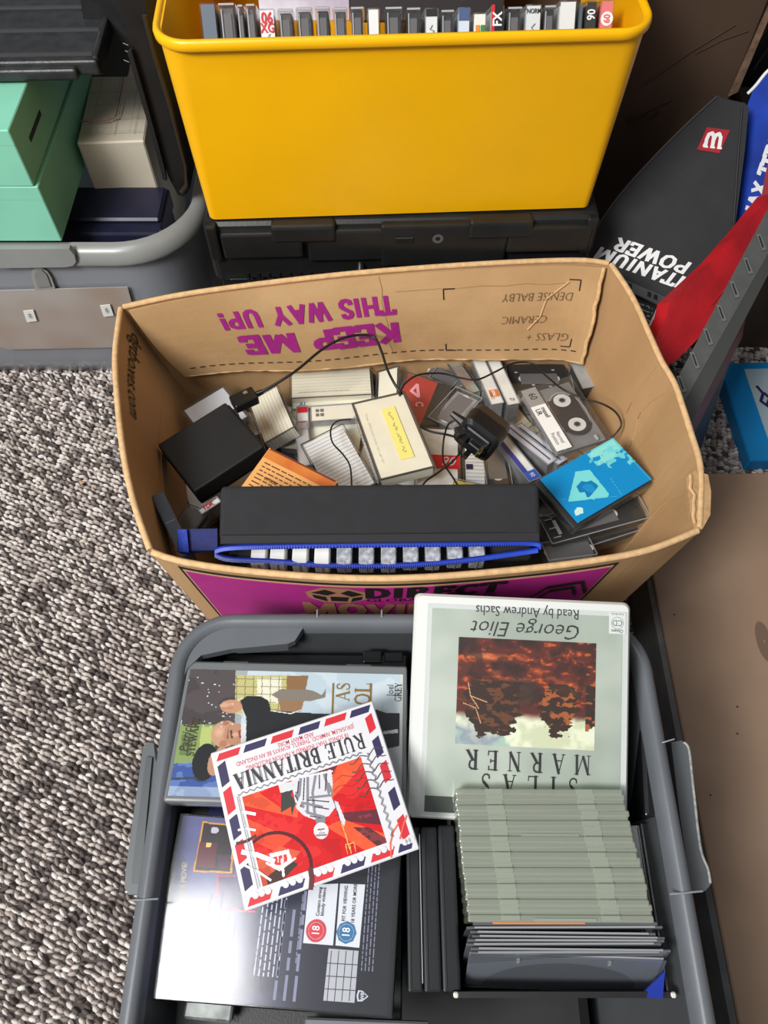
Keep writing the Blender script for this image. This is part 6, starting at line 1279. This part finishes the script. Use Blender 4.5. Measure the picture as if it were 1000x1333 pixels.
X, Y = hm(804, 814); obj('logo_panel', bx(X, Y, z+.0001, .014, .018, .0003), mat('logo_white', (224, 226, 222), .4), o); gk = mat('logo_grey', (90, 96, 96), .4)
obj('lettering', text_bm('Chivers', .0038, rot=math.pi, loc=(X, Y-.0065, z+.0004), bold=.02), gk, o); obj('lettering', text_bm('CD', .0072, rot=math.pi, loc=(X, Y+.0003, z+.0004)), gk, o); obj('lettering', text_bm('Audio Books', .0024, rot=math.pi, loc=(X, Y+.0075, z+.0004)), gk, o); bm = ring(BM(), X, Y, z+.0004, .0048, .0051, 28); obj('logo_ring', bm, gk, o)
obj('clear_pocket', bx(.004, -.002, t_+.0012, w-.014, l-.012, .0006), film, o)

# ---- slim disc cases in a black box
slim = clear('slim_case_plastic', (206, 212, 200), .12, .36, (206, 214, 196))
bxm = mat('card_black_box', (22, 22, 24), .5, var=.15, vscale=50)
zt = .345
base = P(725, 1165, zt); by0 = P(600, 1296, .335).y; by1 = P(600, 1038, .335).y; bx0 = P(600, 1200, .335).x-.004; bx1 = P(866, 1240, .335).x+.004
o = thing('disc_box', 'open black card box holding slim disc cases, lined in blue', 'box', ((bx0+bx1)/2, (by0+by1)/2, .17)); w_, l_ = bx1-bx0, by1-by0; h_ = .165
obj('floor_panel', bx(0, 0, .002, w_, l_, .004), bxm, o); obj('front_panel', bx(0, -l_/2, h_/2-.006, w_+.006, .004, h_-.012), bxm, o); obj('back_panel', bx(-.004, l_/2, h_/2-.01, w_-.03, .004, h_-.02), mat('blue_lining', (24, 50, 150), .5), o)
obj('side_panel', bx(-w_/2, 0, h_/2-.012, .003, l_, h_-.024), bxm, o); obj('side_panel', bx(w_/2, 0, h_/2-.03, .003, l_, h_-.06), bxm, o)
bm = BM(); prism(bm, [q_-o.location for q_ in (P(866, 1264, .33), P(863, 1300, .334), P(832, 1298, .318))], (0, 0, -.004)); obj('blue_corner', bm, mat('blue_lining', (24, 50, 150), .5), o)
for s in (-1, 1): obj('corner_rivet', bx(s*(w_/2+.001), -l_/2, h_-.012, .004, .004, .003, .001), mat('hub_white', (215, 212, 206), .4), o)
N = 25; lits = clear('frosted_tab', (235, 240, 232), .2, .25, (215, 220, 210))
for k in range(N):
    f_ = k/(N-1.); y = 1031+(1196-1031)*f_; xl = 592+18*f_+R.uniform(-1.2, 1.2); xr = 812+40*f_+R.uniform(-2, 2); zz = zt-.001*(k % 3)
    a, b = P(xl, y, zz), P(xr, y, zz); wd = (b-a).length
    M = Matrix.Translation(((a+b)/2)-Vector((0, 0, .122))) @ Matrix.Rotation(math.atan2(b.y-a.y, b.x-a.x)+R.uniform(-.006, .006), 4, 'Z')
    t = thing('slim_disc_case', 'frosted slim disc case, '+ORD[k]+' from the audiobook album in the black disc box', 'disc case', M, 'frosted slim disc cases in the black box')
    obj('case', bx(0, 0, .061, wd, .0052, .122, .0014, seg=2), slim, t)
    obj('disc', bx(0, 0, .056, .12, .0016, .1), mat('disc_grey', (120, 122, 122), .3), t)
    for s in (-.27, .27): obj('hinge_tab', bx(s*wd, .0004, .1222, .014, .0036, .001, .0003), lits, t)
    if k in (8, 24): obj('catch', bx(.003, -.001, .1224, wd*.33, .0022, .0012), lits, t)
# clear sleeves tipped forward in front of them
slv = clear('wallet_film', (205, 208, 212), .12, .22, (176, 180, 186))
for k in range(8):
    f_ = k/7.; y = 1202+38*f_; xl = 612-4*math.sin(k*1.7)-2*f_+(4 if k == 0 else 0); xr = 856+14*f_+6*math.sin(k*2.3)
    a, b = P(xl, y, zt-.004), P(xr, y+R.uniform(-2, 3), zt-.004-.002*(k % 2)); wd = (b-a).length
    M = Matrix.Translation((a+b)/2) @ Matrix.Rotation(math.atan2(b.y-a.y, b.x-a.x), 4, 'Z') @ Matrix.Rotation(-.10-.03*k, 4, 'X')
    M = M @ Matrix.Translation((0, 0, -.07))
    t = thing('disc_wallet', 'clear disc wallet, '+ORD[k]+' after the frosted slim cases in the black disc box', 'disc wallet', M, 'clear disc wallets in the black box')
    obj('wallet', bx(0, 0, .035, wd, .0018+.0006*(k == 0), .07, .0005), slv, t); obj('disc', ring(BM(), 0, 0, 0, .0, .033, 40, sx=1.7), mat('disc_dark', (52, 54, 60), .25, metal=.6), t).matrix_local = Matrix.Translation((0, -.0002, .034)) @ Matrix.Rotation(math.pi/2, 4, 'X')
    if k == 0: obj('orange_edge', bx(-.02, 0, .0704, .07, .001, .0008), mat('orange_ink', (226, 120, 40), .5), t)
    else: obj('fold_edge', bx(0, 0, .0703, wd*.92, .0012, .0008), mat('film_glint', (150, 152, 154), .2), t)
# the front one shows its disc
cs = [P(620, 1243, .335), P(868, 1251, .335), P(846, 1290, .292), P(598, 1283, .292)]
M, w, l = fit(cs, 0, .003); print('FRONTSLV', w, l)
t = thing('disc_wallet', 'frontmost clear wallet in the black box with a dark disc showing', 'disc wallet', M)
obj('wallet', bx(0, 0, .0012, w, l, .0012, .0005), mat('grey_film_back', (150, 153, 158), .3), t); obj('disc', ring(BM(), 0, -l/2+.0, .0026, .0, .060, 64, 0, math.pi, sy=l*.78/.06), mat('disc_dark_face', (40, 44, 54), .3, metal=.3), t); obj('film', bx(0, 0, .0036, w+.002, l+.001, .0008), clear('front_film', (225, 228, 232), .15, .15, (170, 176, 184)), t)
for s in (-.25, .22): obj('catch', bx(s*w, l/2-.004, .0044, .002, .005, .0012), lits, t)

# ---- black film cases standing on their long edge, spines up
def upright(lab, q, z, h, m, nm='disc_case', cat='disc case', band=None, grp=None):
    M, w, l = fit(q, z, h); t = thing(nm, lab, cat, M, grp)
    obj('case', bx(0, 0, h/2, w, l, h, .0018, seg=2), m, t)
    obj('spine_ridge', bx(-w*.3, 0, h+.0001, w*.12, l*.96, .0012, .0004), mat('ridge_black2', (44, 46, 48), .3), t); obj('spine_groove', bx(w*.28, 0, h+.0001, w*.05, l*.96, .0006), mat('slot_black', (6, 6, 6), .6), t)
    if band: obj('edge_line', bx(w*.46, 0, h+.0002, w*.05, l*.9, .0006), band, t)
    return t
bk = mat('black_case_plastic', (30, 33, 36), .32, var=.1, vscale=30)
upright('black case standing just left of the disc box', [(569, 1074), (590, 1074), (602, 1292), (578, 1292)], .32, .13, bk)
upright('second black case left of the disc box', [(547, 1076), (568, 1076), (577, 1292), (554, 1292)], .318, .13, bk)
upright('thin black case with a pale paper edge beside the dark blue film case', [(528, 1076), (546, 1076), (552, 1292), (532, 1292)], .312, .12, bk, band=mat('paper_edge', (170, 170, 168), .6))
upright('glossy black case standing right of the audiobook album', [(829, 862), (850, 868), (862, 1062), (840, 1064)], .325, .14, blk_gloss, band=mat('silver_line', (150, 154, 158), .3))
upright('green edged black case hidden mostly under the audiobook album', [(815, 880), (828, 880), (839, 1064), (826, 1064)], .30, .13, mat('dark_green_case', (44, 60, 48), .4))
upright('white spined book standing between the disc box and the black cases', [(818, 1074), (836, 1074), (856, 1236), (836, 1236)], .305, .13, mat('white_book', (200, 200, 202), .5), 'book', 'book')
upright('black case standing right of the white spined book', [(839, 1070), (858, 1070), (883, 1296), (862, 1296)], .31, .13, bk)
upright('outermost black case against the right wall of the tub', [(860, 1072), (876, 1072), (902, 1296), (885, 1296)], .30, .13, bk)
# cases lying beneath
for i, (lab, q, z) in enumerate((('black case lying under the upper film case, peeking out behind it', [(300, 850), (530, 853), (532, 1030), (270, 1030)], .305), ('black case lying in the gap between the two film cases', [(250, 1020), (500, 1025), (505, 1150), (235, 1140)], .285), ('silver edged case sticking out below the dark blue film case', [(250, 1180), (322, 1186), (300, 1331), (252, 1326)], .285), ('grey flat case at the bottom edge of the tub', [(398, 1326), (560, 1329), (560, 1420), (390, 1410)], .29), ('black case lying lowest under the dark blue film case', [(205, 1110), (520, 1120), (530, 1345), (180, 1335)], .265))):
    M, w, l = fit(q, z, .014); t = thing('disc_case', lab, 'disc case', M)
    obj('case', bx(0, 0, .007, w, l, .014, .0015), [blk_gloss, blk_gloss, mat('silver_case', (150, 160, 156), .2, c2=(70, 76, 74), vscale=60), mat('mid_grey_case', (104, 108, 112), .4), blk_satin][i], t)
    obj('spine_label', bx(0, -l/2-.0002, .007, w*.9, .0006, .009), mat('spine_dark', (50, 54, 70), .4), t)
    if i == 1: obj('blue_label', bx(-w*.25, -.0, .0142, w*.3, l*.5, .0004), mat('violet_ink', (60, 68, 150), .5), t)
M = Matrix.Translation(P(485, 858, .30)); t = thing('clip', 'small black case clip peeking out behind the upper film case', 'clip', M); obj('clip_body', bx(0, 0, .004, .018, .012, .008, .0015, seg=2), blk_gloss, t); obj('clip_rib', bx(.02, 0, .003, .018, .010, .006, .001), blk_gloss, t)
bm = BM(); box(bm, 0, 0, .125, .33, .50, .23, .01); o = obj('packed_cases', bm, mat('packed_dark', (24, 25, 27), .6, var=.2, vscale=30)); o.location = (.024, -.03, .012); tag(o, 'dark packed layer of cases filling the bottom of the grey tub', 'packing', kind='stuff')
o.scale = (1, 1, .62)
bpy.context.view_layer.update()
